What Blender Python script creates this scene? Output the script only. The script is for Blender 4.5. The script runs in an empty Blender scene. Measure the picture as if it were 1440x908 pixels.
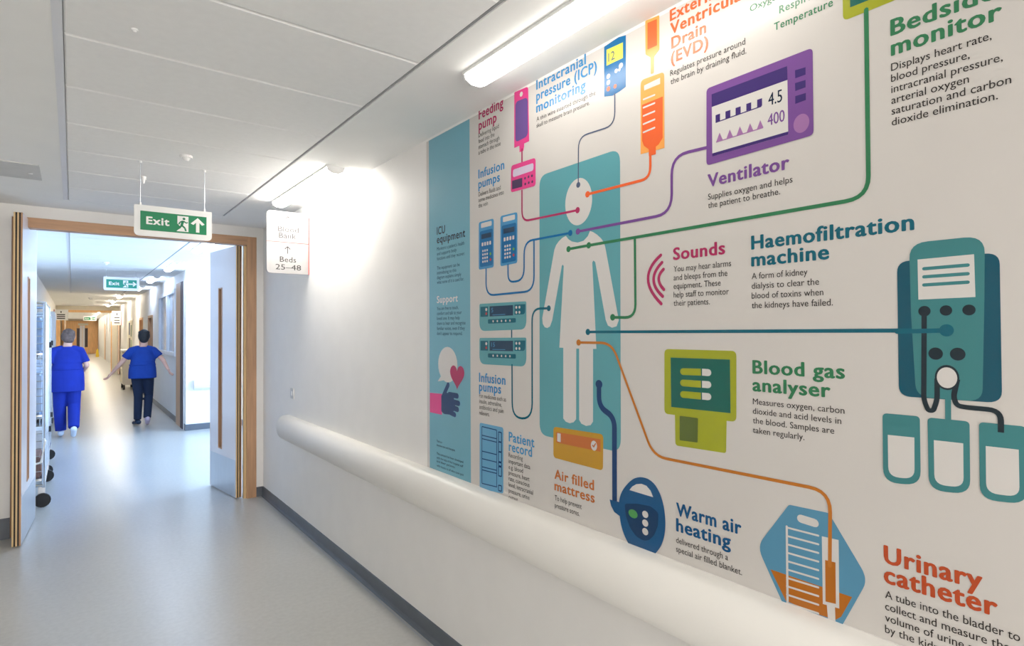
import bpy, bmesh, math, random
from math import sin, cos, pi, radians as RAD
from mathutils import Vector, Matrix
random.seed(7)
scn = bpy.context.scene
col = scn.collection

# ---------------------------------------------------------------- camera
FPX = 807.947
YAW, PIT, ROL = RAD(37.44168), RAD(0.742193), RAD(-0.2820085)
CAMZ = 1.58
_f = Vector((sin(YAW)*cos(PIT), cos(YAW)*cos(PIT), sin(PIT)))
_r = Vector((cos(YAW), -sin(YAW), 0)); _u = _r.cross(_f)
RIGHT = _r*cos(ROL) + _u*sin(ROL); UP = -_r*sin(ROL) + _u*cos(ROL); FWD = _f
cam = bpy.data.cameras.new('camera'); cam.sensor_width = 36; cam.lens = FPX/1440*36
cam.clip_start = .05; cam.clip_end = 200
co = bpy.data.objects.new('camera', cam); col.objects.link(co)
co.matrix_world = Matrix(((RIGHT.x, UP.x, -FWD.x, 0), (RIGHT.y, UP.y, -FWD.y, 0), (RIGHT.z, UP.z, -FWD.z, CAMZ), (0, 0, 0, 1)))
scn.camera = co
# ---------------------------------------------------------------- world / exposure / light levels
w = bpy.data.worlds.new('world'); scn.world = w; w.use_nodes = True
w.node_tree.nodes['Background'].inputs[0].default_value = (.75, .85, 1, 1)
w.node_tree.nodes['Background'].inputs[1].default_value = .6
scn.view_settings.view_transform = 'Standard'; scn.view_settings.look = 'None'
scn.view_settings.gamma = 1; scn.view_settings.exposure = 1.16
try: scn.view_settings.use_curve_mapping = False
except Exception: pass
LAMP_NEAR = (1.0, .955, .89, 7.0)      # tube colour and strength, near corridor
LAMP_MID = (.60, .74, 1.0, 12.5)       # cooler tubes beyond the doors
LAMP_FAR = (1.0, .89, .73, 24.0)
BAY_FILL = (.45, .66, 1.0, 110.0)  # cool fill added in the side bay, out of view

def area(name, loc, rot, sx, sy, c, power):
    l = bpy.data.lights.new(name, 'AREA'); l.shape = 'RECTANGLE'; l.size = sx; l.size_y = sy
    l.color = c; l.energy = power
    o = bpy.data.objects.new(name, l); col.objects.link(o); o.location = loc; o.rotation_euler = rot
    return o
# cool fill light added in the unseen part of the bay beyond the doors
area('bay_daylight', (4.04, 8.4, 1.5), (0, RAD(90), 0), 1.7, 3.2, BAY_FILL[:3], BAY_FILL[3])

END_FILL = (1.0, .96, .95, 58.0)    # fill light added behind the camera, no glazing in the end wall
area('end_daylight', (.1, -4.15, 1.25), (RAD(90), 0, 0), 2.5, 2.3, END_FILL[:3], END_FILL[3])
# ---------------------------------------------------------------- helpers
def lin(c):
    return tuple(((v/255)/12.92 if v/255 <= .04045 else ((v/255+.055)/1.055)**2.4) for v in c)
_m = {}
def mat(name, rgb, rough=.5, var=.04, scale=12, bump=0.0, bscale=120, metal=0, coat=0, spec=.5, stretch=None, linear=False):
    if name in _m: return _m[name]
    c = rgb if linear else lin(rgb)
    m = bpy.data.materials.new(name); m.use_nodes = True; nt = m.node_tree; b = nt.nodes['Principled BSDF']
    tc = nt.nodes.new('ShaderNodeTexCoord'); n = nt.nodes.new('ShaderNodeTexNoise'); n.inputs['Scale'].default_value = scale
    n.inputs['Detail'].default_value = 5
    src = tc.outputs['Object']
    if stretch:
        mp = nt.nodes.new('ShaderNodeMapping'); mp.inputs['Scale'].default_value = stretch
        nt.links.new(src, mp.inputs[0]); src = mp.outputs[0]
    nt.links.new(src, n.inputs['Vector'])
    r = nt.nodes.new('ShaderNodeValToRGB'); r.color_ramp.elements[0].position = .3; r.color_ramp.elements[1].position = .7
    r.color_ramp.elements[0].color = tuple(max(0, v*(1-var)) for v in c)+(1,)
    r.color_ramp.elements[1].color = tuple(min(1, v*(1+var)) for v in c)+(1,)
    nt.links.new(n.outputs['Fac'], r.inputs[0]); nt.links.new(r.outputs[0], b.inputs['Base Color'])
    b.inputs['Roughness'].default_value = rough; b.inputs['Metallic'].default_value = metal
    b.inputs['Coat Weight'].default_value = coat; b.inputs['Specular IOR Level'].default_value = spec
    if bump:
        n2 = nt.nodes.new('ShaderNodeTexNoise'); n2.inputs['Scale'].default_value = bscale
        nt.links.new(src, n2.inputs['Vector'])
        bp = nt.nodes.new('ShaderNodeBump'); bp.inputs['Strength'].default_value = bump; bp.inputs['Distance'].default_value = .002
        nt.links.new(n2.outputs['Fac'], bp.inputs['Height']); nt.links.new(bp.outputs[0], b.inputs['Normal'])
    _m[name] = m; return m
def emit(name, rgb, s):
    m = bpy.data.materials.new(name); m.use_nodes = True; b = m.node_tree.nodes['Principled BSDF']
    b.inputs['Base Color'].default_value = (.9, .9, .9, 1); b.inputs['Emission Color'].default_value = tuple(rgb)+(1,)
    b.inputs['Emission Strength'].default_value = s; return m

class MB:
    def __init__(s): s.v = []; s.f = []
    def add(s, vs, fs):
        n = len(s.v); s.v += [tuple(v) for v in vs]; s.f += [tuple(i+n for i in f) for f in fs]; return s
    def box(s, x0, y0, z0, x1, y1, z1):
        return s.add([(x0,y0,z0),(x1,y0,z0),(x1,y1,z0),(x0,y1,z0),(x0,y0,z1),(x1,y0,z1),(x1,y1,z1),(x0,y1,z1)],
                     [(0,3,2,1),(4,5,6,7),(0,1,5,4),(1,2,6,5),(2,3,7,6),(3,0,4,7)])
    def tube(s, pts, r, n=8, r1=None):
        pts = [Vector(p) for p in pts]; rings = []
        for i, p in enumerate(pts):
            d = (pts[min(i+1, len(pts)-1)]-pts[max(i-1, 0)]).normalized()
            a = Vector((0, 0, 1)) if abs(d.z) < .9 else Vector((1, 0, 0))
            u = d.cross(a).normalized(); v = d.cross(u)
            rr = r if r1 is None else r+(r1-r)*i/(len(pts)-1)
            rings.append([p+u*rr*cos(2*pi*k/n)+v*rr*sin(2*pi*k/n) for k in range(n)])
        vs = [q for ring in rings for q in ring]; fs = []
        for i in range(len(pts)-1):
            for k in range(n): fs.append((i*n+k, i*n+(k+1) % n, (i+1)*n+(k+1) % n, (i+1)*n+k))
        fs.append(tuple(range(n))); fs.append(tuple((len(pts)-1)*n+k for k in reversed(range(n))))
        return s.add(vs, fs)
    def loft(s, rings, n=20):
        vs = []; fs = []
        for (c, rx, ry) in rings:
            for k in range(n): vs.append((c[0]+rx*cos(2*pi*k/n), c[1]+ry*sin(2*pi*k/n), c[2]))
        for i in range(len(rings)-1):
            for k in range(n): fs.append((i*n+k, i*n+(k+1) % n, (i+1)*n+(k+1) % n, (i+1)*n+k))
        fs.append(tuple(reversed(range(n)))); fs.append(tuple((len(rings)-1)*n+k for k in range(n)))
        return s.add(vs, fs)
    def ball(s, c, r, n=12):
        rx, ry, rz = (r, r, r) if not hasattr(r, '__len__') else r
        rings = [((c[0], c[1], c[2]-rz*cos(pi*i/n)), max(rx*sin(pi*i/n), 1e-4), max(ry*sin(pi*i/n), 1e-4)) for i in range(n+1)]
        return s.loft(rings, n+4)
    def prism(s, poly, axis, a, b):
        # poly in the two other axes, extruded along axis
        def P(p, t): return {0: (t, p[0], p[1]), 1: (p[0], t, p[1]), 2: (p[0], p[1], t)}[axis]
        n = len(poly)
        return s.add([P(p, a) for p in poly]+[P(p, b) for p in poly],
                     [tuple(range(n)), tuple(reversed(range(n, 2*n)))]+[(i, n+i, n+(i+1) % n, (i+1) % n) for i in range(n)])
    def build(s, name, m, parent=None, bevel=0, smooth=False, fixn=True):
        me = bpy.data.meshes.new(name); me.from_pydata(s.v, [], s.f)
        if fixn or bevel:
            bm = bmesh.new(); bm.from_mesh(me); bmesh.ops.recalc_face_normals(bm, faces=bm.faces)
            if bevel: bmesh.ops.bevel(bm, geom=bm.edges[:], offset=bevel, segments=2, affect='EDGES', clamp_overlap=True)
            bm.to_mesh(me); bm.free()
        if smooth:
            for p in me.polygons: p.use_smooth = True
        me.materials.append(m); me.update()
        o = bpy.data.objects.new(name, me); col.objects.link(o)
        if parent: o.parent = parent; o.matrix_parent_inverse = parent.matrix_basis.inverted()
        return o
def tag(o, label=None, cat=None, group=None, kind=None):
    if label: o['label'] = label
    if cat: o['category'] = cat
    if group: o['group'] = group
    if kind: o['kind'] = kind
    return o
def empty(name, loc=(0, 0, 0), rz=0):
    o = bpy.data.objects.new(name, None); col.objects.link(o); o.location = loc; o.rotation_euler = (0, 0, rz)
    o.empty_display_size = .1; return o
def kids(o): return [c for c in bpy.data.objects if c.parent == o]
def copy_tree(o, parent=None):
    ch = kids(o); c = o.copy(); col.objects.link(c)
    if parent: c.parent = parent
    for k in ch: copy_tree(k, c)
    return c
def structure(o, label=None, cat=None): return tag(o, label, cat, kind='structure')
def arc(cx, cy, r, a0, a1, n=6, ry=None):
    ry = ry or r
    return [(cx+r*cos(RAD(a0+(a1-a0)*i/n)), cy+ry*sin(RAD(a0+(a1-a0)*i/n))) for i in range(n+1)]

# ---------------------------------------------------------------- materials
M_wall = mat('wall_paint', (240, 238, 234), .55, .015, 6, .05, 200)
M_warm = mat('cream_wall_paint', (226, 218, 198), .6, .02, 6)
M_tile = mat('ceiling_tile', (243, 243, 241), .9, .015, 30, .25, 600)
M_plast = mat('ceiling_paint', (243, 243, 240), .85, .012, 5)
M_grid = mat('ceiling_grid_white', (225, 226, 228), .4, .01)
M_gap = mat('ceiling_void', (170, 170, 172), .8)
M_base = mat('grey_vinyl_skirting', (92, 98, 106), .35, .08, 9)
M_rail = mat('handrail_vinyl', (230, 228, 222), .38, .01, 5, .12, 900)
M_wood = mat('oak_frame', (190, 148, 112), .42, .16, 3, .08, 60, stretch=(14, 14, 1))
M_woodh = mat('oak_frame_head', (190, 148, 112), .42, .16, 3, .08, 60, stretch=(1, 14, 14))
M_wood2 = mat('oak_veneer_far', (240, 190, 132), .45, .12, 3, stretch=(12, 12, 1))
M_lip = mat('pale_lipping', (222, 190, 140), .5, .08, 4, stretch=(10, 10, 1))
M_strip = mat('intumescent_strip', (38, 28, 22), .5, .1)
M_leaf = mat('door_laminate', (236, 233, 236), .22, .015, 3)
M_steel = mat('brushed_steel', (196, 200, 206), .28, .05, 4, metal=.75, stretch=(40, 40, 1))
M_chrome = mat('chrome_wire', (200, 206, 214), .18, .03, 9, metal=.9)
M_white = mat('white_plastic', (238, 238, 236), .35, .01)
M_black = mat('black_rubber', (34, 34, 36), .55, .1)
M_green = mat('sign_green', (0, 128, 82), .4, .02)
M_teal = mat('far_sign_green', (20, 150, 125), .4, .02)
M_red = mat('sign_red', (214, 74, 70), .4, .02)
M_greyt = mat('sign_grey_text', (34, 32, 34), .5, .02)
M_paleT = mat('sign_pale_text', (52, 48, 50), .5, .02)
M_glass = mat('wired_glass', (150, 166, 182), .08, .05, 2, spec=.7)
M_window = mat('office_window_glass', (168, 182, 198), .1, .22, 1.6, spec=.7)
M_winfr = mat('window_frame_white', (232, 238, 246), .35, .01)
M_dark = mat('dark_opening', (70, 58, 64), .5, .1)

def floor_mat():
    m = bpy.data.materials.new('vinyl_floor'); m.use_nodes = True; nt = m.node_tree; b = nt.nodes['Principled BSDF']
    tc = nt.nodes.new('ShaderNodeTexCoord')
    def noise(sc, d=4):
        n = nt.nodes.new('ShaderNodeTexNoise'); n.inputs['Scale'].default_value = sc; n.inputs['Detail'].default_value = d
        nt.links.new(tc.outputs['Object'], n.inputs['Vector']); return n
    a = noise(1.6, 3); f = noise(38, 3)
    mx = nt.nodes.new('ShaderNodeMath'); mx.operation = 'MULTIPLY_ADD'; mx.inputs[1].default_value = .3
    nt.links.new(a.outputs['Fac'], mx.inputs[0]); 
    m2 = nt.nodes.new('ShaderNodeMath'); m2.operation = 'MULTIPLY'; m2.inputs[1].default_value = .7
    nt.links.new(f.outputs['Fac'], m2.inputs[0]); nt.links.new(m2.outputs[0], mx.inputs[2])
    r = nt.nodes.new('ShaderNodeValToRGB')
    r.color_ramp.elements[0].position = .3; r.color_ramp.elements[0].color = lin((176, 176, 172))+(1,)
    r.color_ramp.elements[1].position = .7; r.color_ramp.elements[1].color = lin((188, 188, 184))+(1,)
    nt.links.new(mx.outputs[0], r.inputs[0]); nt.links.new(r.outputs[0], b.inputs['Base Color'])
    b.inputs['Roughness'].default_value = .28
    b.inputs['Specular IOR Level'].default_value = .55
    return m
M_floor = floor_mat()

# ---------------------------------------------------------------- setting
XW = 1.47; ZC = 2.58; YD = 5.88; XL = -1.25; XLW = -.48; XRW = 1.45
structure(MB().box(XL-.3, -4.3, -.1, 4.4, 54.5, 0).build('floor', M_floor), 'grey mottled vinyl floor running down the whole corridor', 'floor')
structure(MB().box(XW, -4.2, 0, XW+.2, YD, ZC+.1).build('wall_right', M_wall), 'white painted wall carrying the mural', 'wall')
structure(MB().box(XL-.2, -4.2, 0, XL, YD, ZC+.1).build('wall_left', M_wall), 'white wall on the left of the near corridor', 'wall')
structure(MB().box(XL-.2, -4.4, 0, XW+.2, -4.2, ZC+.1).build('wall_back', M_wall), 'white wall closing the corridor behind the camera', 'wall')
FX0, FX1, FZ = -.375, 1.405, 2.485      # outside of the door frame
b = MB(); b.box(XL-.2, YD, 0, FX0, YD+.22, ZC+.1); b.box(FX1, YD, 0, XW+.2, YD+.22, ZC+.1); b.box(FX0, YD, FZ, FX1, YD+.22, ZC+.1)
structure(b.build('wall_front', M_wall), 'white wall around the open double doors', 'wall')
# beyond the doors
structure(MB().box(XLW-.2, YD+.22, 0, XLW, 53.3, ZC+.1).build('wall_ward_left', M_wall), 'white wall on the left side beyond the double doors', 'wall')
b = MB(); b.box(XRW, 10.5, 0, 4.3, 10.62, ZC+.1)
structure(b.build('wall_bay_end', M_wall), 'white wall end facing the doors with rail and skirting', 'wall')
structure(MB().box(XW+.2, YD, 0, 4.3, YD+.22, ZC+.1).build('wall_bay_near', M_wall), 'white wall at the near side of the bay', 'wall')
b = MB(); b.box(4.1, 6.1, 0, 4.3, 10.5, .65); b.box(4.1, 6.1, 2.4, 4.3, 10.5, ZC+.1); b.box(4.1, 6.1, .65, 4.3, 6.7, 2.4); b.box(4.1, 10.1, .65, 4.3, 10.5, 2.4)
structure(b.build('wall_bay_outer', M_wall), 'white outer wall of the bay with its window opening', 'wall')
# right wall of the ward corridor, with openings
b = MB(); cut = [(10.62, 11.44, 0, 2.41), (11.68, 14.05, 1.15, 2.35), (15.25, 16.15, 0, 1.97), (17.5, 18.35, 0, 1.96)]
y = 10.62
for (a, c, z0, z1) in cut:
    b.box(XRW, y, 0, XRW+.12, a, ZC+.1) if a > y else None
    if z0 > 0: b.box(XRW, a, 0, XRW+.12, c, z0)
    b.box(XRW, a, z1, XRW+.12, c, ZC+.1); y = c
b.box(XRW, y, 0, XRW+.12, 27, ZC+.1)
structure(b.build('wall_ward_right', M_wall), 'white wall on the right beyond the bay with a window and doors', 'wall')
structure(MB().box(1.55, 27.2, 0, 1.7, 53.3, ZC+.1).build('wall_far_right', M_wall), 'white wall on the right past the second doorway', 'wall')
b = MB(); b.box(XLW, 27, 0, -.31, 27.2, ZC+.1); b.box(1.56, 27, 0, 1.7, 27.2, ZC+.1); b.box(-.31, 27, 2.42, 1.56, 27.2, ZC+.1)
structure(b.build('wall_second_doorway', M_warm), 'cream wall around the second doorway down the corridor', 'wall')
structure(MB().box(XLW, 53.3, 0, 1.7, 53.45, ZC+.1).build('wall_far_end', M_warm), 'cream wall at the far end of the corridor', 'wall')

# ceiling: plain margins + tiles
ceil = MB(); TX0, TX1 = -.03, 1.035
ceil.box(XL-.2, -4.4, ZC, TX0-.012, YD, ZC+.1); ceil.box(TX1+.008, -4.4, ZC, XW+.2, YD, ZC+.1)
ceil.box(TX0-.012, 5.46, ZC, TX1+.008, YD, ZC+.1); ceil.box(TX0-.012, -4.4, ZC+.03, TX1+.008, 5.46, ZC+.1)
ceil.box(XLW-.2, YD, ZC, TX0-.012, 54, ZC+.1); ceil.box(TX1+.008, YD, ZC, 4.4, 54, ZC+.1)
ceil.box(TX0-.012, YD, ZC+.03, TX1+.008, 18.3, ZC+.1); ceil.box(TX0-.012, 18.3, ZC, TX1+.008, 54, ZC+.1)
CE = structure(ceil.build('ceiling', M_plast), 'white ceiling with plain margins either side of the tiles', 'ceiling')
proto = None
ys = [1.91+.5124*k for k in range(-12, 7)]+[5.46]
spans = [(ys[i], ys[i+1]) for i in range(len(ys)-1) if ys[i+1]-ys[i] > .2]
yy = YD+.12
while yy < 18.2: spans.append((yy, min(yy+.5124, 18.29))); yy += .5124
me_tile = None
for (a, c) in spans:
    L = c-a
    if me_tile is None or abs(L-.5124) > .002:
        bb = MB(); g = .0035; bv = .006
        x0, x1, y0, y1 = TX0+g, TX1-g, g, L-g
        bb.add([(x0,y0,.022),(x1,y0,.022),(x1,y1,.022),(x0,y1,.022),(x0,y0,bv),(x1,y0,bv),(x1,y1,bv),(x0,y1,bv),
                (x0+bv,y0+bv,0),(x1-bv,y0+bv,0),(x1-bv,y1-bv,0),(x0+bv,y1-bv,0)],
               [(0,3,2,1),(0,1,5,4),(1,2,6,5),(2,3,7,6),(3,0,4,7),(4,5,9,8),(5,6,10,9),(6,7,11,10),(7,4,8,11),(8,9,10,11)])
        o = bb.build('ceiling_tile', M_tile, CE)
        if me_tile is None: me_tile = o.data
    else:
        o = bpy.data.objects.new('ceiling_tile', me_tile); col.objects.link(o); o.parent = CE
    o.location = (0, a, ZC)
# metal runner along the left of the tiles
MB().box(TX0-.026, -4.2, ZC-.002, TX0+.002, 5.46, ZC+.03).build('grid_runner', M_grid, CE)
MB().box(TX0-.02, YD+.22, ZC-.002, TX0, 18.3, ZC+.03).build('grid_runner', M_grid, CE)
MB().box(TX1-.001, -4.2, ZC+.006, TX1+.008, 5.46, ZC+.03).build('shadow_gap', M_gap, CE)
MB().box(TX1-.001, YD+.22, ZC+.003, TX1+.008, 18.3, ZC+.03).build('shadow_gap', M_gap, CE)

# skirtings
def skirt(name, poly, axis, a, c, label):
    structure(MB().prism(poly, axis, a, c).build(name, M_base), label, 'skirting')
pr = [(XW, 0), (XW-.022, 0), (XW-.012, .006), (XW-.007, .02), (XW-.006, .088), (XW, .092)]
skirt('baseboard_right', pr, 1, -4.2, YD, 'dark grey coved skirting under the mural wall')
structure(MB().box(XW-.04, -4.2, 0, XW-.0285, YD, .0012).build('trim_1', mat('pale_weld', (176, 180, 184), .4)), 'pale weld line where floor meets skirting', 'trim')
b = MB(); b.box(FX1, YD-.008, 0, XW-.007, YD, .092)
structure(b.build('baseboard_front_right', M_base), 'short dark skirting right of the door frame', 'skirting')
b = MB(); b.box(XL, YD-.008, 0, FX0, YD, .16)
structure(b.build('baseboard_front_left', M_base), 'dark skirting left of the door frame', 'skirting')
b = MB(); b.box(XRW-.008, 10.492, 0, 4.1, 10.5, .1); b.box(XRW-.008, 10.5, 0, XRW, 10.62, .1)
structure(b.build('baseboard_bay', M_base), 'grey skirting on the white wall end', 'skirting')
b = MB()
for (a, c) in ((11.46, 15.2), (16.2, 17.45), (18.4, 27)): b.box(XRW-.008, a, 0, XRW, c, .1)
structure(b.build('baseboard_ward_right', M_base), 'grey skirting along the right wall beyond the doors', 'skirting')
structure(MB().box(XLW, YD+.23, 0, XLW+.008, 27, .1).build('baseboard_ward_left', M_base), 'grey skirting along the left wall beyond the doors', 'skirting')

# ---------------------------------------------------------------- double doors
D = structure(empty('door_1', (.5, YD, 0)), 'open double doors with oak frame and pale leaves', 'door')
b = MB(); fw = .085
b.box(FX1-fw, YD-.012, 0, FX1, YD+.1, FZ-fw*.0-.0); b.build('frame_jamb', M_wood, D)
b = MB(); b.box(FX1-fw-.022, YD+.015, 0, FX1-fw, YD+.07, FZ-fw); b.build('frame_stop', M_lip, D)
b = MB(); b.box(FX0, YD+.02, 0, FX0+.02, YD+.18, FZ-.02); b.build('frame_jamb', M_wood, D)
b = MB(); b.box(FX0+.09, YD-.012, FZ-fw+.005, FX1-fw, YD+.1, FZ); b.box(FX0, YD+.02, FZ-.02, FX0+.09, YD+.1, FZ); b.build('frame_head', M_woodh, D)
def leaf(hx, hy, ang, L, H, side, slot, name='door_leaf', T=.052):
    """hinge edge at (hx,hy); the leaf runs along +Y turned by ang (to the right); side=+1: thickness to +X"""
    def tr(px, py, pz):
        a = RAD(ang); return (hx+px*cos(a)+py*sin(a), hy-px*sin(a)+py*cos(a), pz)
    def bx(x0, y0, z0, x1, y1, z1, nm, m, par):
        q = MB().box(x0, y0, z0, x1, y1, z1); q.v = [tr(*v) for v in q.v]; return q.build(nm, m, par)
    t0, t1 = (0, T) if side > 0 else (-T, 0)
    s0, s1 = slot; z0, z1 = .42, 2.02
    q = MB()
    q.box(t0, .007, .008, t1, s0, H); q.box(t0, s1, .008, t1, L-.007, H)
    q.box(t0, s0, .008, t1, s1, z0); q.box(t0, s0, z1, t1, s1, H)
    q.v = [tr(*v) for v in q.v]
    lf = q.build(name, M_leaf, D)
    # edge build-up: lipping, strips
    n = 5; wd = (t1-t0)/n
    seq = [(M_lip, 'lipping'), (M_strip, 'intumescent_strip'), (M_lip, 'lipping'), (M_strip, 'intumescent_strip'), (M_wood, 'lipping')]
    for i, (m, nm) in enumerate(seq):
        d = .003 if m is M_strip else 0
        bx(t0+i*wd, d, .008, t0+(i+1)*wd, .007, H, nm, m, lf)
    bx(t0, L-.007, .008, t1, L, H, 'lipping', M_lip, lf)
    # vision panel: oak bead round the glass
    q = MB(); e = .004
    for (a, c, zz0, zz1) in ((s0, s0+.012, z0, z1), (s1-.012, s1, z0, z1), (s0+.012, s1-.012, z0, z0+.012), (s0+.012, s1-.012, z1-.012, z1)):
        q.box(t0-e, a, zz0, t1+e, c, zz1)
    q.v = [tr(*v) for v in q.v]; q.build('glazing_bead', M_wood, lf)
    bx((t0+t1)/2-.003, s0+.012, z0+.012, (t0+t1)/2+.003, s1-.012, z1-.012, 'vision_glass', M_glass, lf)
    for xs in ((t1, t1+.0015), (t0-.0015, t0)):
        bx(xs[0], .02, .012, xs[1], L-.02, .36, 'kick_plate', M_steel, lf)
    return lf
leaf(-.347, 5.60, 3.8, .80, 2.475, +1, (.28, .38))
leaf(1.288, 5.93, -8.5, .70, 2.40, -1, (.36, .46))

# ---------------------------------------------------------------- mural mapping: photo pixel -> point on the plane X = XW
def WP(x, y):
    d = RIGHT*((x-720)/FPX) - UP*((y-454)/FPX) + FWD
    t = XW/d.x; return (d.y*t, CAMZ+d.z*t)
def mv(x, y, px): return abs(WP(x, y-px/2)[1]-WP(x, y+px/2)[1])      # metres for px vertical pixels
def mh(x, y, px): return abs(WP(x-px/2, y)[0]-WP(x+px/2, y)[0])
def off(l): return XW-.0012-.00016*l
M_vinyl = mat('mural_vinyl', (212, 208, 203), .21, .01, 4, .03, 300, spec=.55)
KB = 1.0
def ink(name, rgb):
    c = tuple(min(.9, v*KB) for v in lin(rgb)); return mat('ink_'+name, c, .21, .02, 5, spec=.5, linear=True)
def rounded(pts, r, n=6):
    """round the corners of a polygon in wall space; r one value or list"""
    out = []; N = len(pts)
    for i in range(N):
        p0, p, p1 = Vector(pts[i-1]), Vector(pts[i]), Vector(pts[(i+1) % N])
        rr = r[i] if hasattr(r, '__len__') else r
        a = (p0-p); c = (p1-p); rr = min(rr, a.length*.49, c.length*.49)
        if rr <= 1e-5: out.append(tuple(p)); continue
        A = p+a.normalized()*rr; B = p+c.normalized()*rr
        for k in range(n+1):
            t = k/n; out.append(tuple(A*(1-t)**2+p*2*t*(1-t)+B*t*t))
    return out
def flat(name, polys, m, layer, parent):
    b = MB()
    for P in polys:
        P = [p for i, p in enumerate(P) if i == 0 or (Vector(p)-Vector(P[i-1])).length > 1e-5]
        b.add([(off(layer)-.000012*(len(b.f) % 9), p[0], p[1]) for p in P], [tuple(range(len(P)))])
    o = b.build(name, m, parent, fixn=False)
    me = o.data
    bm = bmesh.new(); bm.from_mesh(me)
    for f in bm.faces:
        f.normal_update()
        if f.normal.x > 0: f.normal_flip()
    bmesh.ops.triangulate(bm, faces=bm.faces[:]); bm.to_mesh(me); bm.free()
    return o
def parts(name, polys, c, layer, parent=None):
    for P in polys: part(name, [P], c, layer, parent)
def quad(px, r=0): # rounded polygon from pixels, r in vertical px
    P = [WP(*p) for p in px]
    if hasattr(r, '__len__'): rr = [mv(px[i][0], px[i][1], r[i]) for i in range(len(px))]
    else: rr = mv(px[0][0], px[0][1], r)
    return rounded(P, rr) if r else P
def ell(x, y, ry, rx=None, n=24):
    c = WP(x, y); a = mv(x, y, ry); bq = a if rx is None else mh(x, y, rx)
    return [(c[0]+bq*cos(2*pi*k/n), c[1]+a*sin(2*pi*k/n)) for k in range(n)]
def stroke(px, wd, rc=0.03, n=6, caps=True, wall=False):
    """polyline through pixels with rounded corners; wd in metres -> list of polygons"""
    P = [Vector(p if wall else WP(*p)) for p in px]
    pts = [P[0]]
    for i in range(1, len(P)-1):
        a = P[i-1]-P[i]; c = P[i+1]-P[i]; rr = min(rc, a.length*.49, c.length*.49)
        A = P[i]+a.normalized()*rr; B = P[i]+c.normalized()*rr
        for k in range(n+1):
            t = k/n; pts.append(A*(1-t)**2+P[i]*2*t*(1-t)+B*t*t)
    pts.append(P[-1]); Lf = []; Rt = []
    for i, p in enumerate(pts):
        d = (pts[min(i+1, len(pts)-1)]-pts[max(i-1, 0)])
        if d.length < 1e-7: continue
        d.normalize(); nn = Vector((-d.y, d.x))*wd/2
        Lf.append(tuple(p+nn)); Rt.append(tuple(p-nn))
    out = [Lf+Rt[::-1]]
    if caps:
        for q in (pts[0], pts[-1]): out.append([(q.x+wd/2*cos(2*pi*k/12), q.y+wd/2*sin(2*pi*k/12)) for k in range(12)])
    return out
def dot(x, y, r=.0115): c = WP(x, y); return [(c[0]+r*cos(2*pi*k/18), c[1]+r*sin(2*pi*k/18)) for k in range(18)]

_cap = {}
def glyphs(s, bold):
    cu = bpy.data.curves.new('t', 'FONT'); cu.body = s; cu.size = 1; cu.resolution_u = 2 if not bold else 3
    cu.fill_mode = 'FRONT'
    if bold > .015: cu.space_character = 1.09
    o = bpy.data.objects.new('t', cu); col.objects.link(o)
    dg = bpy.context.evaluated_depsgraph_get(); dg.update()
    me = bpy.data.meshes.new_from_object(o.evaluated_get(dg))
    vs = [tuple(v.co) for v in me.vertices]; fs = [tuple(p.vertices) for p in me.polygons]
    bpy.data.objects.remove(o); bpy.data.curves.remove(cu); bpy.data.meshes.remove(me)
    return vs, fs
def embolden(r):
    return [(0, 0)] + ([(r*cos(pi*k/4), r*sin(pi*k/4)) for k in range(8)] if r > .015 else ([(r, 0), (-r, 0)] if r else []))
def capheight():
    if 'h' not in _cap: vs, _ = glyphs('H', 0); _cap['h'] = max(v[1] for v in vs)-min(v[1] for v in vs)
    return _cap['h']
def text(name, lines, m, layer, parent, bold=0.0, cap=8):
    """lines: (string, x0, y0 baseline-left px, x1 right end px). Real mesh lettering lying on the wall."""
    for (s, x0, y0, x1) in lines:
        b = MB()
        vs, fs = glyphs(s, bold)
        if not vs: continue
        Y0, Z0 = WP(x0, y0)
        # the right end in wall space: same height, further along the wall
        lo, hi = -3.0, Y0
        for _ in range(40):
            mid = (lo+hi)/2
            P = Vector((XW, mid, Z0-CAMZ)); cxp = 720+FPX*P.dot(RIGHT)/max(P.dot(FWD), 1e-3)
            if cxp > x1 or P.dot(FWD) < .05: lo = mid
            else: hi = mid
        W = Y0-(lo+hi)/2; ux0 = min(v[0] for v in vs); ux1 = max(v[0] for v in vs)
        sx = W/(ux1-ux0); sy = mv(x0, y0-cap/2, cap)/capheight()
        for i, (dx, dy) in enumerate(embolden(bold)):
            b.add([(off(layer)-.000008*i, Y0-(v[0]+dx-ux0)*sx, Z0+(v[1]+dy*.6)*sy) for v in vs], [tuple(reversed(f)) for f in fs])
        b.build(name, m, parent, fixn=False)

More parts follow.
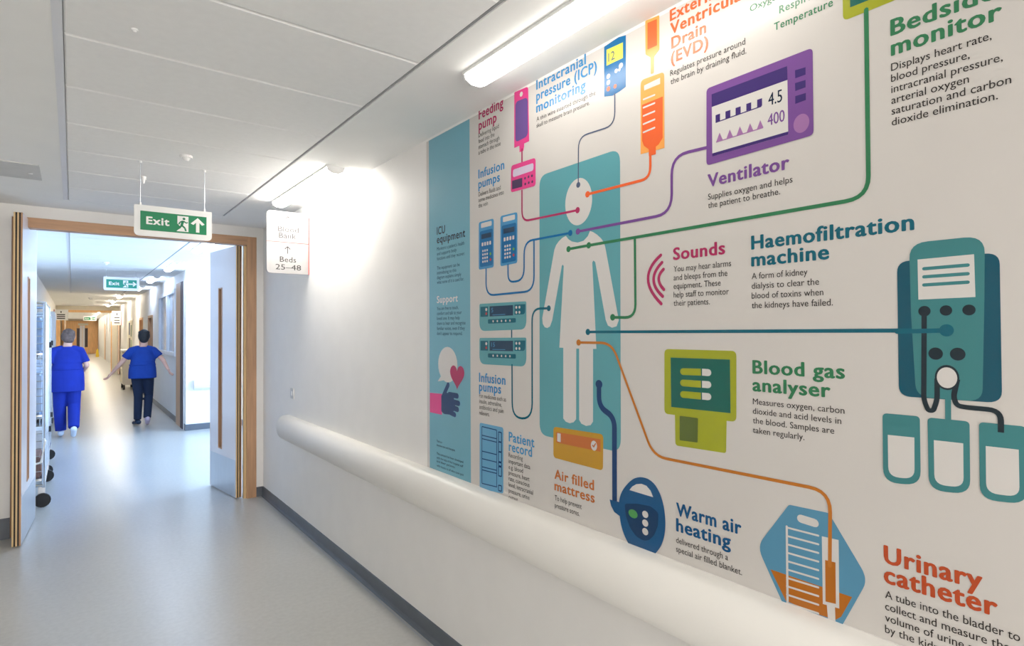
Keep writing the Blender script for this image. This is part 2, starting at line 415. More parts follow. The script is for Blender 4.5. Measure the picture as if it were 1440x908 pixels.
I = {k: ink(k, v) for k, v in dict(teal=(94, 163, 172), teald=(70, 140, 145), body=(50, 46, 44), magenta=(176, 46, 96), pink=(226, 66, 140),
     lilac=(214, 200, 222), violet=(108, 78, 148), dviolet=(74, 50, 88), sky=(72, 152, 202), lblue=(60, 140, 196), blue=(10, 108, 168),
     navy=(22, 62, 112), dnavy=(24, 38, 62), screen=(26, 62, 92), purple=(120, 76, 148), dpurple=(62, 42, 112), mauve=(160, 112, 166),
     green=(48, 124, 82), lime=(164, 170, 36), dgreen=(22, 100, 88), olive=(92, 108, 46), petrol=(0, 98, 118), petrol2=(0, 82, 104),
     dk=(22, 40, 50), tealm=(60, 130, 134), orange=(236, 102, 50), lorange=(246, 166, 84), amber=(192, 116, 36), ochre=(196, 148, 38), rust=(196, 110, 48),
     warm=(14, 84, 134), warmd=(4, 56, 98), led=(80, 156, 88), cath=(190, 76, 34), bagblue=(86, 146, 178), liquid=(182, 106, 24), slate=(84, 96, 122),
     lemon=(216, 220, 96), panel=(118, 176, 194), ptext=(26, 58, 76), grn2=(110, 180, 60), reds=(190, 60, 60), recb=(104, 168, 206), whit=(226, 222, 218)).items()}
ink_w = mat('mural_white', (216, 213, 209), .21, .01, 4, spec=.55)
# ---- vinyl sheet
ytop = ZC-.012; zb = .875
x_left = WP(600.5, 400)[0]
b = MB(); b.box(XW-.0010, -.9, zb, XW, x_left, ytop)
MU = tag(b.build('wall_mural', M_vinyl), 'large white printed mural of patient equipment covering the right wall', 'mural')
SMALL = ('pump_keys', 'pump_buttons', 'monitor_keys', 'red_keys', 'square_wave', 'triangle_wave', 'record_lines', 'scale_ladder', 'mattress_marks')
def part(name, polys, c, layer, parent=None):
    o = flat(name, polys, I[c] if isinstance(c, str) else c, layer, parent or MU)
    if name in SMALL: o['kind'] = 'stuff'
    return o

# ---- light teal banner at the left end of the mural
top = WP(604, 197); 
Ya, Yb = WP(604, 420)[0], WP(661.5, 420)[0]
b = MB(); b.box(XW-.00135, Yb, zb, XW-.0011, Ya, ytop)
PN = tag(b.build('information_banner', I['panel']), 'tall teal banner strip headed ICU equipment and Support', 'banner')
text('heading', [('ICU', 614.9, 330.2, 626), ('equipment', 614.9, 342.2, 654.3)], I['dnavy'], 3, PN, .022, 10.5)
text('body_text', [("Monitors a patient's health", 614.9, 352.4, 653.4), ('and supports body', 614.9, 359.2, 642.4), ('functions until they recover.', 614.9, 366, 654),
    ('The equipment can be', 614.9, 379.3, 646.8), ('intimidating so this', 614.9, 386, 642), ('diagram explains simply', 614.9, 392.6, 649), ('what some of it is used for.', 614.9, 399.2, 652.8)], I['ptext'], 3, PN, 0.004, 4.6)
text('heading', [('Support', 614.9, 426, 644)], ink_w, 3, PN, .022, 9.5)
text('body_text', [('You are free to touch,', 614.9, 436.1, 645), ('comfort and talk to your', 614.9, 442.9, 649.5), ('loved one. It may help', 614.9, 449.8, 646.8),
    ('them to hear and recognise', 614.9, 456.8, 655), ('familiar voices, even if they', 614.9, 463.8, 654), ("don't appear to respond.", 614.9, 470.8, 650.6)], I['ptext'], 3, PN, 0.004, 4.6)
text('small_print', [('Thank you', 614.6, 621, 622), ('intensive care and therapies', 614.6, 626.5, 640), ('This content has been developed', 614.6, 638.6, 651.8),
    ('with the help of the hospital staff', 614.6, 644.2, 651.8), ('and their patients.', 614.6, 649.2, 640.7), ('with thanks to all who took part', 614.6, 655.4, 652.6)], I['dnavy'], 3, PN, 0, 3.2)
part('speech_bubble', [ell(629.8, 512.5, 25, 13.5), quad([(622, 526), (616, 536), (628, 534)])], ink_w, 3, PN)
hc = WP(643.2, 524)
hv = []
for k in range(40):
    t = 2*pi*k/40; hx = 16*sin(t)**3; hy = 13*cos(t)-5*cos(2*t)-2*cos(3*t)-cos(4*t)
    hv.append((hc[0]+hx/16*mh(643, 530, 10), hc[1]-.014+hy/16*mv(643, 530, 19)))
hrt = part('heart', [hv], 'magenta', 4, PN)
part('sleeve', [quad([(604.9, 552), (622, 553.6), (622, 583), (604.9, 579.4)])], 'pink', 3, PN)
hand = [quad([(621, 556), (626, 551), (632, 553), (638, 556), (641, 572), (636, 583), (625, 582), (621, 578)], 1.5)]
for (a, c, wdt) in (((624, 556), (630.6, 541), .026), ((632, 554.5), (643.5, 556.5), .026), ((633, 563.5), (645.5, 567), .026), ((633, 571.5), (643.8, 575.5), .026), ((631, 578.5), (640, 583), .024)):
    hand += stroke([a, c], wdt)
part('hand', hand, 'navy', 4, PN)

# ---- central figure
FG = part('figure_background', [quad([(758.9, 247.3), (872.3, 208.7), (873.5, 636), (759.3, 610.9)], 16)], 'teal', 1)
head = ell(813.7, 283.6, 33, 18.9, 36)
tor = [(796.2, 331.6), (791, 334.5), (786, 339.5), (782.5, 344.5), (780, 351), (763, 447), (763.6, 455), (766.5, 460), (770, 461), (773.8, 459), (777, 450), (790.4, 374), (791.6, 371.8), (793.2, 374), (787, 488.6), (792.5, 488.8), (792.5, 588), (796, 592.5), (801.5, 594.8), (807, 593.5), (810.6, 589), (810.8, 490),
       (814.8, 490), (814.9, 590), (818, 595.5), (824.7, 598.6), (831, 597.5), (834.3, 592.5), (834.4, 490.4), (839.1, 490.4), (833.3, 369), (835, 366), (837.5, 368.5), (852.3, 450), (855.3, 457.5), (861, 460.6), (867.5, 458.6), (870.6, 450), (851.5, 347), (849.5, 340.5), (846, 335.5), (840, 329.8), (834, 326), (830.1, 324.8),
       (827, 332), (821, 338.5), (812.7, 341), (804.5, 339.5), (799.5, 336)]
part('figure_head', [head], ink_w, 2, FG); part('figure_body', [[WP(*p) for p in tor]], ink_w, 2, FG)

LW = .0095
def line(name, px, c, wd=LW, rc=.05, dots=(), layer=4, r=.0115, caps=True):
    return part(name, stroke(px, wd, rc, caps=caps)+[dot(*d, r) for d in dots], c, layer)
line('head_wire', [(865, 132), (865, 176), (814, 192.5), (813.7, 260)], 'slate', .0052, .045, [(813.7, 260)], r=.0105)
line('drain_tube', [(915, 217), (915, 250.5), (826.7, 273.2)], 'orange', LW, .055, [(826.7, 273.2)])
line('ventilator_tube', [(994.5, 207.6), (945, 219.3), (945.2, 300), (813.2, 325.5)], 'purple', LW, .06, [(813.2, 325.5)])
line('monitor_lead', [(1218.5, 14), (1222, 277.5), (828.4, 344.9), (800, 350.2)], 'green', LW+.0005, .05, [(828.4, 344.9), (800, 350.2)])
line('monitor_lead', [(893.3, 334), (894.3, 446.5), (862.1, 446)], 'green', LW, .045, [(862.1, 446)], layer=5)
line('feeding_tube', [(734.5, 268), (734.5, 311.5), (812.7, 295.5)], 'magenta', .0085, .045, [(812.7, 295.5)])
line('feeding_tube', [(734.5, 210), (734.5, 229)], 'magenta', .0085, .045)
line('infusion_tube', [(684, 378), (684, 415.6), (751.4, 409), (751.4, 337)], 'blue', .0085, .06)
line('infusion_tube', [(714.9, 372), (714.9, 396.8), (737.5, 394.3), (737.5, 339.6), (802.5, 327.5)], 'blue', .0085, .055, [(802.5, 327.5)], layer=5)
line('infusion_tube', [(720.5, 513), (720.8, 587), (748.9, 589), (748.7, 434), (772.2, 433.3)], 'petrol', .0088, .09, [(772.2, 433.3)])
line('haemofiltration_line', [(827.2, 466.6), (1331.5, 464.3)], 'petrol', .0092, .05, [(827.2, 466.6)], layer=4)
line('catheter_line', [(814.3, 481.4), (861, 482), (919.5, 641), (1168.2, 690.5), (1167.5, 795)], 'amber', .0088, .05, [(814.3, 481.4)], layer=7)
line('warm_air_hose', [(842.8, 540), (842.8, 572), (864.5, 586), (864.8, 708)], 'navy', .0215, .09, layer=4)
part('warm_air_hose_end', [ell(842.8, 540, 6, 4.8)], 'navy', 5)

# ---- feeding pump
P = part('feeding_bag', [quad([(723.6, 130), (743.2, 121.5), (744.6, 198.6), (723.6, 208.2)], [2, 5, 1, 1]), quad([(730, 200), (737.5, 197), (737.5, 206), (736.4, 212), (731, 214), (731, 208)])], 'pink', 3)
part('bag_hole', [ell(733.5, 132.5, 3.4)], ink_w, 4, P)
part('bag_contents', [quad([(725.2, 143.5), (742.6, 136.5), (742.8, 191.5), (725.2, 200.5)], 7)], 'violet', 4, P)
P = part('feeding_pump', [quad([(719.4, 233), (753.6, 221.6), (753.8, 261.2), (718.8, 270.8)], 5)], 'pink', 5)
part('pump_window', [quad([(721.8, 238.8), (750.9, 229), (750.7, 239.6), (721.8, 249.5)], 3.5)], 'lilac', 6, P)
part('pump_screen', [quad([(720.7, 254.3), (735, 249.9), (735, 262.5), (720.7, 266.3)])], 'dviolet', 6, P)
part('pump_buttons', [ell(*c, 1.9) for c in ((738.9, 250.7), (743.8, 248.6), (748.6, 247.2), (739.2, 258.7), (744.2, 256.9), (749.1, 255.5))], 'dviolet', 6, P)
text('heading', [('Feeding', 673.9, 168.1, 707.9), ('pump', 673.9, 183.2, 698.4)], I['magenta'], 3, MU, .03, 13.5)
text('body_text', [('Delivering liquid', 673.4, 193.5, 701.9), ('food into the', 673.4, 201.8, 695.7), ('stomach through', 673.4, 209.8, 702.8), ('a tube in the nose', 673.4, 217.8, 704.5)], I['body'], 3, MU, 0, 6)
text('heading', [('Infusion', 673.5, 250.9, 709.3), ('pumps', 673.5, 265, 703.1)], I['lblue'], 3, MU, .028, 12)
text('body_text', [('Delivers fluids and', 673.4, 276.5, 704.5), ('some medicines into', 673.4, 284.4, 708.9), ('the vein', 673.4, 292.3, 686.5)], I['body'], 3, MU, 0, 6)

# ---- handheld infusion pumps
def handheld(x0, x1, y0, y1, yb0, yb1):
    def q(u, v):   # u across 0..1, v down 0..1
        xa = x0+(x1-x0)*u; return (xa, (y0+(y1-y0)*u)*(1-v)+(yb0+(yb1-yb0)*u)*v)
    def rq(u0, v0, u1, v1, r=0): return quad([q(u0, v0), q(u1, v0), q(u1, v1), q(u0, v1)], r)
    P = part('handheld_pump', [rq(0, 0, 1, 1, 4)], 'sky', 3)
    part('pump_handle_hole', [rq(.15, .035, .86, .135, 2)], ink_w, 4, P)
    part('pump_face', [rq(.08, .2, .93, .95, 3)], 'blue', 4, P)
    part('pump_screen', [rq(.18, .27, .83, .37)], 'screen', 5, P)
    part('pump_keys', [rq(.2+.17*i, .445, .31+.17*i, .52, 1) for i in range(4)]+[rq(.24+.14*i, .6+.075*j, .33+.14*i, .645+.075*j, 1) for i in range(3) for j in range(4)], ink_w, 5, P)
    part('green_key', [ell(*q(.78, .71), 2)], 'grn2', 5, P); part('red_key', [ell(*q(.78, .83), 2)], 'reds', 5, P)
handheld(673.7, 694.8, 312.6, 307, 379.3, 375.6)
handheld(704.1, 728, 303.8, 298, 374.4, 369.6)
# ---- stacked infusion pumps
def stackpump(t0, t1, b0, b1, num):
    def q(x, v):
        u = (x-674.6)/66; return (x, (t0+(t1-t0)*u)*(1-v)+(b0+(b1-b0)*u)*v)
    def rq(xa, v0, xb, v1, r=0): return quad([q(xa, v0), q(xb, v0), q(xb, v1), q(xa, v1)], r)
    P = part('stacked_pump', [quad([q(674.6, 0), q(740.6, 0), q(740.6, 1), q(674.6, 1)], [3, 3, 13, 13])], 'teal', 3)
    parts('pump_panel', [rq(676.2, .11, 686.8, .48), rq(723.9, .1, 739.2, .46, [0, 0, 6, 0]), rq(686.6, .58, 725.9, .74, 2)], 'petrol', 4, P)
    part('pump_screen', [rq(689, .11, 722, .48)], 'screen', 5, P)
    part('pump_keys', [ell(*q(684.3, .22), 2.2), ell(*q(726.6, .2), 2), ell(*q(731, .2), 2), ell(*q(726.6, .38), 2), ell(*q(731, .38), 2)]+[ell(*q(694+5.9*i, .66), 1.6) for i in range(5)], ink_w, 5, P)
    part('red_key', [ell(*q(684.3, .37), 2)], 'reds', 5, P)
    x, y = q(691.5, .33)
    text('screen_digits', [(num, x, y, x+2.5*len(num))], I['sky'], 6, P, 0, 6)
    part('screen_line', [rq(693, .42, 711, .44)], 'sky', 6, P)
stackpump(427.2, 423.4, 465.4, 463, '5')
stackpump(475, 474.4, 511.6, 515.4, '15')
line('pump_link', [(719.9, 463), (719.9, 476)], 'petrol2', .008, layer=2)
text('heading', [('Infusion', 674.4, 536.4, 711), ('pumps', 674.4, 549, 704.8)], I['lblue'], 3, MU, .028, 12.5)
text('body_text', [('For medicines such as', 674.4, 558.6, 712), ('insulin, adrenaline,', 674.4, 566.4, 706), ('antibiotics and pain', 674.4, 574.4, 708.6), ('relievers.', 674.4, 582.6, 688.8)], I['body'], 3, MU, 0, 6)
# ---- patient record
P = part('record_sheet', [quad([(674.9, 593.9), (708.3, 600.9), (708.3, 694), (674.9, 686.3)], 4)], 'recb', 3)
def rp(x, y): return (590+x/3.947, 490+y/3.947)
ls = []
for yl in (432, 480, 499, 568, 610, 655, 672, 747): ls += stroke([rp(348, yl), rp(430, yl+20)], .0042, 0, caps=False)
for xl in (348, 430): ls += stroke([rp(xl, 432+(xl-348)*.25), rp(xl, 747+(xl-348)*.27)], .0042, 0, caps=False)
for (a, c) in ((462, 515), (517, 570), (572, 626), (630, 649), (654, 705), (757, 787)):
    for seg in (((440, a), (457, a+4)), ((457, a+4), (457, c+4)), ((457, c+4), (440, c)), ((440, c), (440, a))):
        ls += stroke([rp(*seg[0]), rp(*seg[1])], .005, 0, caps=False)
part('record_lines', ls, 'navy', 4, P)
text('heading', [('Patient', 716.2, 619.9, 751.6), ('record', 716.2, 633.4, 748.3)], I['sky'], 3, MU, .028, 13)
text('body_text', [('Recording', 715.8, 642.0, 735.6), ('important data', 715.8, 650.6, 746), ('e.g. blood', 715.8, 658.8, 735.9), ('pressure, heart', 715.8, 667, 745), ('rate, conscious', 715.8, 675, 745), ('level, intracranial', 715.8, 683.5, 750), ('pressure, urine', 715.8, 692, 745), ('output.', 715.8, 700.6, 729.4)], I['body'], 3, MU, 0, 6.2)
# ---- mattress
P = part('mattress_unit', [quad([(778.7, 599.6), (848.9, 610.4), (848.4, 661.6), (778.7, 643)], 6)], 'ochre', 3)
part('mattress_band', [quad([(782.6, 607), (845, 617.4), (845.2, 635), (782.6, 621.8)])], 'rust', 4, P)
part('mattress_marks', [quad([(784.2, 608.5), (789, 609.4), (789, 621.6), (784.2, 620.2)], .8), ell(835.8, 626.3, 7, 4.3)], ink_w, 5, P)
part('tick_mark', stroke([(834, 626), (835.5, 628), (838, 623.5)], .005, 0), 'rust', 6, P)
text('heading', [('Air filled', 780.6, 672.4, 835.5), ('mattress', 780.6, 688.6, 836.3)], I['rust'], 3, MU, .028, 13)
text('body_text', [('To help prevent', 780.6, 702.6, 818.5), ('pressure sores.', 780.6, 713, 815.5)], I['body'], 3, MU, 0, 7.2)
# ---- ICP
P = part('pressure_monitor', [quad([(850, 66), (858, 60.5), (870, 52.6), (880.6, 49.4), (880.5, 122), (872, 128.5), (862, 134.6), (850, 136)], 1)], 'blue', 3)
part('monitor_display', [quad([(853.4, 70.2), (876.5, 59.7), (876.5, 81.7), (853.4, 92.7)])], 'lemon', 4, P)
text('display_digits', [('12', 856, 87.4, 865)], I['slate'], 5, P, 0, 12)
part('monitor_keys', [ell(873.6, 92.3, 3.8), ell(867, 99.8, 3), ell(856, 107.5, 3.5), ell(856, 116, 3.5), ell(871.5, 98, 2.4)], ink_w, 4, P)
part('red_keys', [ell(856, 125, 3.4), ell(865.5, 121.5, 3)], 'orange', 4, P)
text('heading', [('Intracranial', 754.9, 126.2, 824), ('pressure (ICP)', 754.9, 142, 839.5), ('monitoring', 754.9, 158.4, 823.6)], I['lblue'], 3, MU, .03, 13)
text('body_text', [('A thin wire inserted through the', 754.9, 170.9, 838), ('skull to measure brain pressure.', 754.9, 180, 829.6)], I['body'], 3, MU, 0, 6)
# ---- EVD
P = part('drain_bag', [quad([(901.4, 113), (934.5, 101), (934.9, 208), (901.4, 217)], [7, 6, 0, 0])], 'lorange', 3)
part('bag_contents', [quad([(903.2, 147.8), (932.6, 135.7), (932.4, 194), (926.5, 203.5), (922.8, 206), (922.8, 217), (912.9, 219.6), (912.9, 210), (906, 205), (903.4, 198)], 1)], 'orange', 4, P)
part('bag_label', [quad([(906.3, 120.4), (928.8, 109.4), (928.8, 118), (906.3, 127.4)])], ink_w, 4, P)
for k in range(5): part('bag_tick', stroke([(905.4, 140+11.55*k), (921, 133.6+11.5*k)], .0055, 0), ink_w, 5, P)
part('drain_chamber', [quad([(907.8, 29.5), (927.6, 21.4), (927.8, 70), (920, 80), (920, 103), (915.4, 104.6), (915.4, 81), (908.2, 77)], 2)], 'lorange', 3)
part('chamber_fluid', [quad([(911, 32.5), (924.2, 27), (924.4, 64), (911, 70)], 1)], 'orange', 4)
text('heading', [('External', 943, 29.9, 1016.8), ('Ventricular', 943.5, 49, 1054.5), ('Drain', 945, 68.6, 993), ('(EVD)', 944.4, 89.5, 996)], I['orange'], 3, MU, .03, 15.5)
text('body_text', [('Regulates pressure around', 943, 107.3, 1048.5), ('the brain by draining fluid.', 943.5, 119.2, 1050)], I['body'], 3, MU, 0, 8)
text('heading', [('Blood oxygen', 1056, 18.5, 1160), ('Respiration', 1096.5, 19.4, 1170.5), ('Temperature', 1089.2, 43.6, 1171.5)][1:], I['green'], 3, MU, .016, 10.5)
text('heading', [('Oxygen saturation', 1055, 17.2, 1170)], I['green'], 3, MU, .01, 9)
# ---- bedside monitor
P = part('bedside_monitor', [quad([(1184, -75), (1345, -160), (1345, -34), (1186, 30)], 8)], 'lime', 3)
part('monitor_screen', [quad([(1194.5, -65), (1335, -140), (1335, -44), (1196, 10.8)])], 'dgreen', 4, P)
text('heading', [('Bedside', 1253.9, 50.4, 1401), ('monitor', 1254.5, 78.4, 1408)], I['green'], 3, MU, .034, 22)
text('body_text', [('Displays heart rate,', 1253.6, 100.4, 1394.8), ('blood pressure,', 1253.6, 115.8, 1364), ('intracranial pressure,', 1253.8, 131.3, 1410.5), ('arterial oxygen', 1254, 146.6, 1363), ('saturation and carbon', 1254.3, 161.7, 1422.4), ('dioxide elimination.', 1254.5, 177.1, 1403.7)], I['body'], 3, MU, .004, 10.6)
# ---- ventilator
P = part('ventilator_case', [quad([(994, 125), (1143.3, 67.2), (1144.6, 190), (994, 233)], 6)], 'purple', 5)
part('screen', [quad([(1001.4, 132.9), (1107.6, 93.2), (1109, 189.4), (1002.4, 220)])], ink_w, 6, P)
parts('screen_band', [quad([(1001.4, 132.9), (1107.6, 93.2), (1108, 112.6), (1001.6, 150.7)]), quad([(1002.4, 215.8), (1109, 185), (1109, 189.4), (1002.4, 220)])], 'dpurple', 7, P)
def c7(x, y): return (880+x/5.043, y/5.043)
def c8(x, y): return (880+x/3.243, 160+y/3.243)
wv = []
for (a, c, t, bt) in ((640, 672, 818, 868), (710, 745, 792, 842), (782, 818, 767, 817), (858, 893, 738, 788), (935, 970, 709, 762)):
    wv.append(quad([c7(a, t), c7(c, t-12), c7(c, bt-11), c7(a, bt)]))
wv += stroke([c7(640, 870), c7(965, 755)], .003, 0, caps=False)
part('square_wave', wv, 'dpurple', 7, P)
tri = []
for k in range(5):
    x = 414+46.3*k; y = 130-14.2*k
    tri.append(quad([c8(x, y), c8(x+31, y-10), c8(x+16, y-44)]))
tri += stroke([c8(414, 130), c8(628, 64)], .003, 0, caps=False)
part('triangle_wave', tri, 'mauve', 7, P)
text('display_digits', [('4.5', 1081.3, 149, 1100.5)], I['dnavy'], 7, P, .012, 17)
text('display_digits', [('400', 1080.3, 177.3, 1104)], I['purple'], 7, P, .01, 16)
parts('side_key', [quad([c7(1203, 500), c7(1278, 478), c7(1278, 530), c7(1205, 557)]), quad([c7(1203, 591), c7(1278, 568), c7(1278, 620), c7(1205, 647)]), quad([c7(1205, 683), c7(1280, 660), c7(1280, 710), c7(1205, 738)])], 'dpurple', 6, P)
part('side_knob', [ell(1127.4, 173.6, 13.2, 11.2)], 'mauve', 6, P)
text('heading', [('Ventilator', 996.4, 262.8, 1109.7)], I['purple'], 3, MU, .034, 17)
text('body_text', [('Supplies oxygen and helps', 996.2, 281, 1115), ('the patient to breathe.', 996.2, 292.9, 1097.4)], I['body'], 3, MU, .002, 8.2)
# ---- sounds
def arc3(a, m, c):
    A, Mm, Cc = Vector(WP(*a)), Vector(WP(*m)), Vector(WP(*c))
    pts = []; K = Mm*2-(A+Cc)/2
    for i in range(15):
        t = i/14; pts.append(A*(1-t)**2+K*2*t*(1-t)+Cc*t*t)
    return stroke([tuple(p) for p in pts], .0105, .001, 1, wall=True)
for q in (arc3((929.7, 358.7), (911.8, 391.8), (930.3, 427)), arc3((931.4, 368.9), (919.6, 393.2), (932.4, 416.6)), arc3((933.4, 378.6), (926.8, 392.4), (934, 407))): part('sound_wave', q, 'magenta', 3)
text('heading', [('Sounds', 947.8, 365.4, 1019.4)], I['magenta'], 3, MU, .034, 16.5)
text('body_text', [('You may hear alarms', 947.8, 382.2, 1028.6), ('and bleeps from the', 947.8, 394.3, 1023.4), ('equipment. These', 947.8, 406.2, 1014), ('help staff to monitor', 947.8, 418.2, 1025.5), ('their patients.', 947.8, 430, 998.7)], I['body'], 3, MU, .002, 8)
# ---- haemofiltration
text('heading', [('Haemofiltration', 1057.8, 350.5, 1284.8), ('machine', 1057.8, 374.2, 1165.4)], I['petrol'], 3, MU, .036, 18.5)
text('body_text', [('A form of kidney', 1057.6, 392.5, 1136), ('dialysis to clear the', 1057.6, 406.2, 1152.3), ('blood of toxins when', 1057.6, 419.9, 1158.3), ('the kidneys have failed.', 1057.6, 433.4, 1171.7)], I['body'], 3, MU, .002, 8.6)
part('haemofilter_back', [quad([(1261.8, 368), (1406, 354.6), (1409.6, 566.6), (1264.5, 556.8)], 15)], 'petrol2', 3)
P = part('haemofilter_front', [quad([(1278.8, 342), (1385.3, 331), (1384.8, 420), (1382, 564.6), (1288.6, 557.5), (1281.5, 440)], [22, 24, 0, 18, 18, 0])], 'tealm', 5)
part('haemofilter_display', [quad([(1290.8, 364.9), (1370.2, 357.4), (1372.2, 417.5), (1292, 421.2)])], ink_w, 6, P)
for q in (((1300, 377.8), (1361.3, 372.7)), ((1300, 389.2), (1361.3, 384.8)), ((1300, 400.6), (1361.3, 396.7))): part('display_line', stroke(q, .0072, 0), 'tealm', 7, P)
parts('haemofilter_port', [ell(1300.4, 437.4, 7.4), ell(1330.7, 436.4, 7.3), ell(1363, 435.7, 7.6), ell(1316.2, 497, 8.6), ell(1347.2, 497.7, 9)], 'dk', 6, P)
part('haemofilter_inlet', [ell(1331.5, 464.3, 8.6)]+stroke([(1262, 466.2), (1331.5, 464.3)], .0096, 0), 'petrol', 7, P)
line('effluent_tube', [(1333.6, 545), (1333.8, 592)], 'tealm', .0105, .01, layer=6)
line('blood_tube', [(1300.2, 437), (1299.6, 562), (1306, 577), (1313, 577), (1318.4, 562), (1318.4, 532)], 'dk', .0098, .02, layer=7, caps=False)
line('blood_tube', [(1346.8, 533), (1341.3, 558), (1346, 570), (1359, 572.4), (1407.8, 577), (1408, 607.7)], 'dk', .0098, .02, layer=7, caps=False)
part('pump_rotor', [ell(1332.2, 530.5, 17.6, 17.2)], 'dk', 8); part('pump_rotor_hub', [ell(1332.2, 530.8, 14.6, 14.4)], ink_w, 9)
for (o4, i4) in (([(1241.5, 580.6), (1294, 585), (1295.4, 682.4), (1242.5, 677.6)], [(1249, 611), (1286.3, 614.8), (1286.6, 673.4), (1249.8, 669.6)]),
                 ([(1304.8, 586.6), (1363.8, 592.3), (1365, 694.8), (1306.6, 688.8)], [(1313.7, 618.4), (1355, 623), (1355.6, 685.4), (1314.6, 680.6)]),
                 ([(1377, 593), (1443, 599.4), (1445, 709), (1378.4, 701.6)], [(1386.6, 626.7), (1433, 631.8), (1434.2, 698.4), (1387.4, 692.6)])):
    P = part('fluid_bag', [quad(o4, [6, 6, 20, 20])], 'tealm', 5); part('bag_window', [quad(i4, [0, 0, 14, 14])], ink_w, 6, P)
# ---- blood gas analyser
P = part('blood_gas_case', [quad([(934.8, 490.5), (1036, 493.2), (1036, 593), (934.8, 581.5)], 7), quad([(949.4, 575), (1022.4, 585), (1021.6, 637), (950.3, 626)], [0, 0, 4, 5])], 'lime', 3)
part('analyser_screen', [quad([(943.6, 502.5), (1027, 505.3), (1027.9, 580.7), (944.4, 571.9)])], 'dgreen', 4, P)
bars = []; wh = []
for (ya, yb, yc) in ((522.3, 523, 523.6), (538.2, 540, 540.6), (554.4, 556.6, 557.4)):
    q = mv(960, 540, 9.4)
    bars += stroke([(961, ya), (975, (ya+yb)/2)], q, 0)+stroke([(970, (ya*.6+yb*.4)), (986.2, yb)], q, 0, caps=False)
    wh += stroke([(987.8, yb), (995.5, yc)], q, 0, caps=False)+stroke([(994, yc), (996.5, yc)], q, 0)
part('result_bars', bars, 'lime', 5, P); part('result_tips', wh, ink_w, 5, P)
part('sample_slot', [quad([(956.3, 584.3), (982.2, 587.6), (981.6, 622), (956.3, 618.7)], 1.5)], 'olive', 5, P)
text('heading', [('Blood gas', 1059.5, 524.5, 1187.6), ('analyser', 1059.5, 549.2, 1167.5)], I['green'], 3, MU, .034, 18)
text('body_text', [('Measures oxygen, carbon', 1059.2, 568, 1188), ('dioxide and acid levels in', 1059.2, 581.3, 1183.5), ('the blood. Samples are', 1059.2, 594.6, 1173.6), ('taken regularly.', 1059.2, 608, 1131.7)], I['body'], 3, MU, .002, 8.3)
# ---- warm air heater
def cw(x, y): return (760+x/3.784, 580+y/3.784)
heat = [cw(*p) for p in ((470, 372), (500, 348), (535, 341), (575, 350), (610, 378), (640, 430), (660, 500), (668, 575), (664, 650), (645, 710), (612, 752), (585, 770), (540, 765), (490, 728), (455, 670), (432, 605), (422, 540), (418, 470), (435, 415))]
P = part('warm_air_unit', [rounded([WP(*p) for p in heat], .02), quad([cw(370, 461), cw(425, 476), cw(425, 550), cw(395, 528), cw(378, 495)], 1)], 'warm', 5)
hh = [cw(*p) for p in ((476, 411), (490, 393), (512, 380), (540, 378), (566, 388), (588, 414), (602, 449))]
part('handle_hole', [[WP(*p) for p in hh]], ink_w, 6, P)
ff = [cw(*p) for p in ((450, 484), (520, 484), (590, 498), (630, 532), (628, 600), (608, 650), (580, 678), (550, 680), (512, 658), (478, 610), (456, 545))]
part('unit_face', [rounded([WP(*p) for p in ff], .01)], 'warmd', 6, P)
part('green_lamp', [ell(890.8, 722, 6, 6.4)], 'led', 7, P)
parts('white_key', [ell(908, 722.8, 4.9, 4.2), ell(908, 735, 4.9, 4.2), ell(908, 747, 4.9, 4.2)], ink_w, 7, P)
text('heading', [('Warm air', 952.1, 724, 1042.5), ('heating', 952.1, 746, 1027.4)], I['warm'], 3, MU, .034, 17.5)
text('body_text', [('delivered through a', 951.3, 762.4, 1024.3), ('special air filled blanket.', 951.3, 775, 1044)], I['body'], 3, MU, .002, 8.2)
# ---- urinary catheter
def cu_(x, y): return (1020+x/3.4286, 680+y/3.4286)
P = part('urine_bag', [quad([cu_(308, 100), cu_(500, 140), cu_(690, 460), cu_(560, 690), cu_(480, 690), cu_(285, 590), cu_(155, 300)], [3, 3, 16, 6, 4, 6, 16])], 'bagblue', 3)
part('bag_hanger_slot', stroke([cu_(367, 168), cu_(432, 188)], mv(1137, 732, 11.5), 0), ink_w, 4, P)
part('collected_fluid', [quad([cu_(219, 411), cu_(613, 545), cu_(560, 640), cu_(532, 655), cu_(440, 625), cu_(293, 562)])], 'liquid', 4, P)
ls = stroke([cu_(298, 205), cu_(302, 575)], .0058, 0)
for k in range(10): ls += stroke([cu_(299, 210+40.4*k), cu_(450, 249+41.6*k)], .0048, 0)
part('scale_ladder', ls, ink_w, 5, P)
part('collection_tube', [quad([cu_(467, 252), cu_(548, 270), cu_(551, 600), cu_(472, 578)]), quad([cu_(490, 570), cu_(530, 580), cu_(533, 665), cu_(497, 652)])], ink_w, 5, P)
part('tube_fluid', [quad([cu_(483, 366), cu_(533, 378), cu_(535, 578), cu_(485, 566)])], 'liquid', 6, P)
text('heading', [('Urinary', 1244.6, 790.6, 1380.8), ('catheter', 1244.6, 818, 1402)], I['cath'], 3, MU, .036, 24)
text('body_text', [('A tube into the bladder to', 1245.2, 840, 1435), ('collect and measure the', 1245.2, 856.4, 1421), ('volume of urine produced', 1245.2, 872.4, 1440), ('by the kidneys.', 1245.2, 888.4, 1350)], I['body'], 3, MU, .004, 10.8)

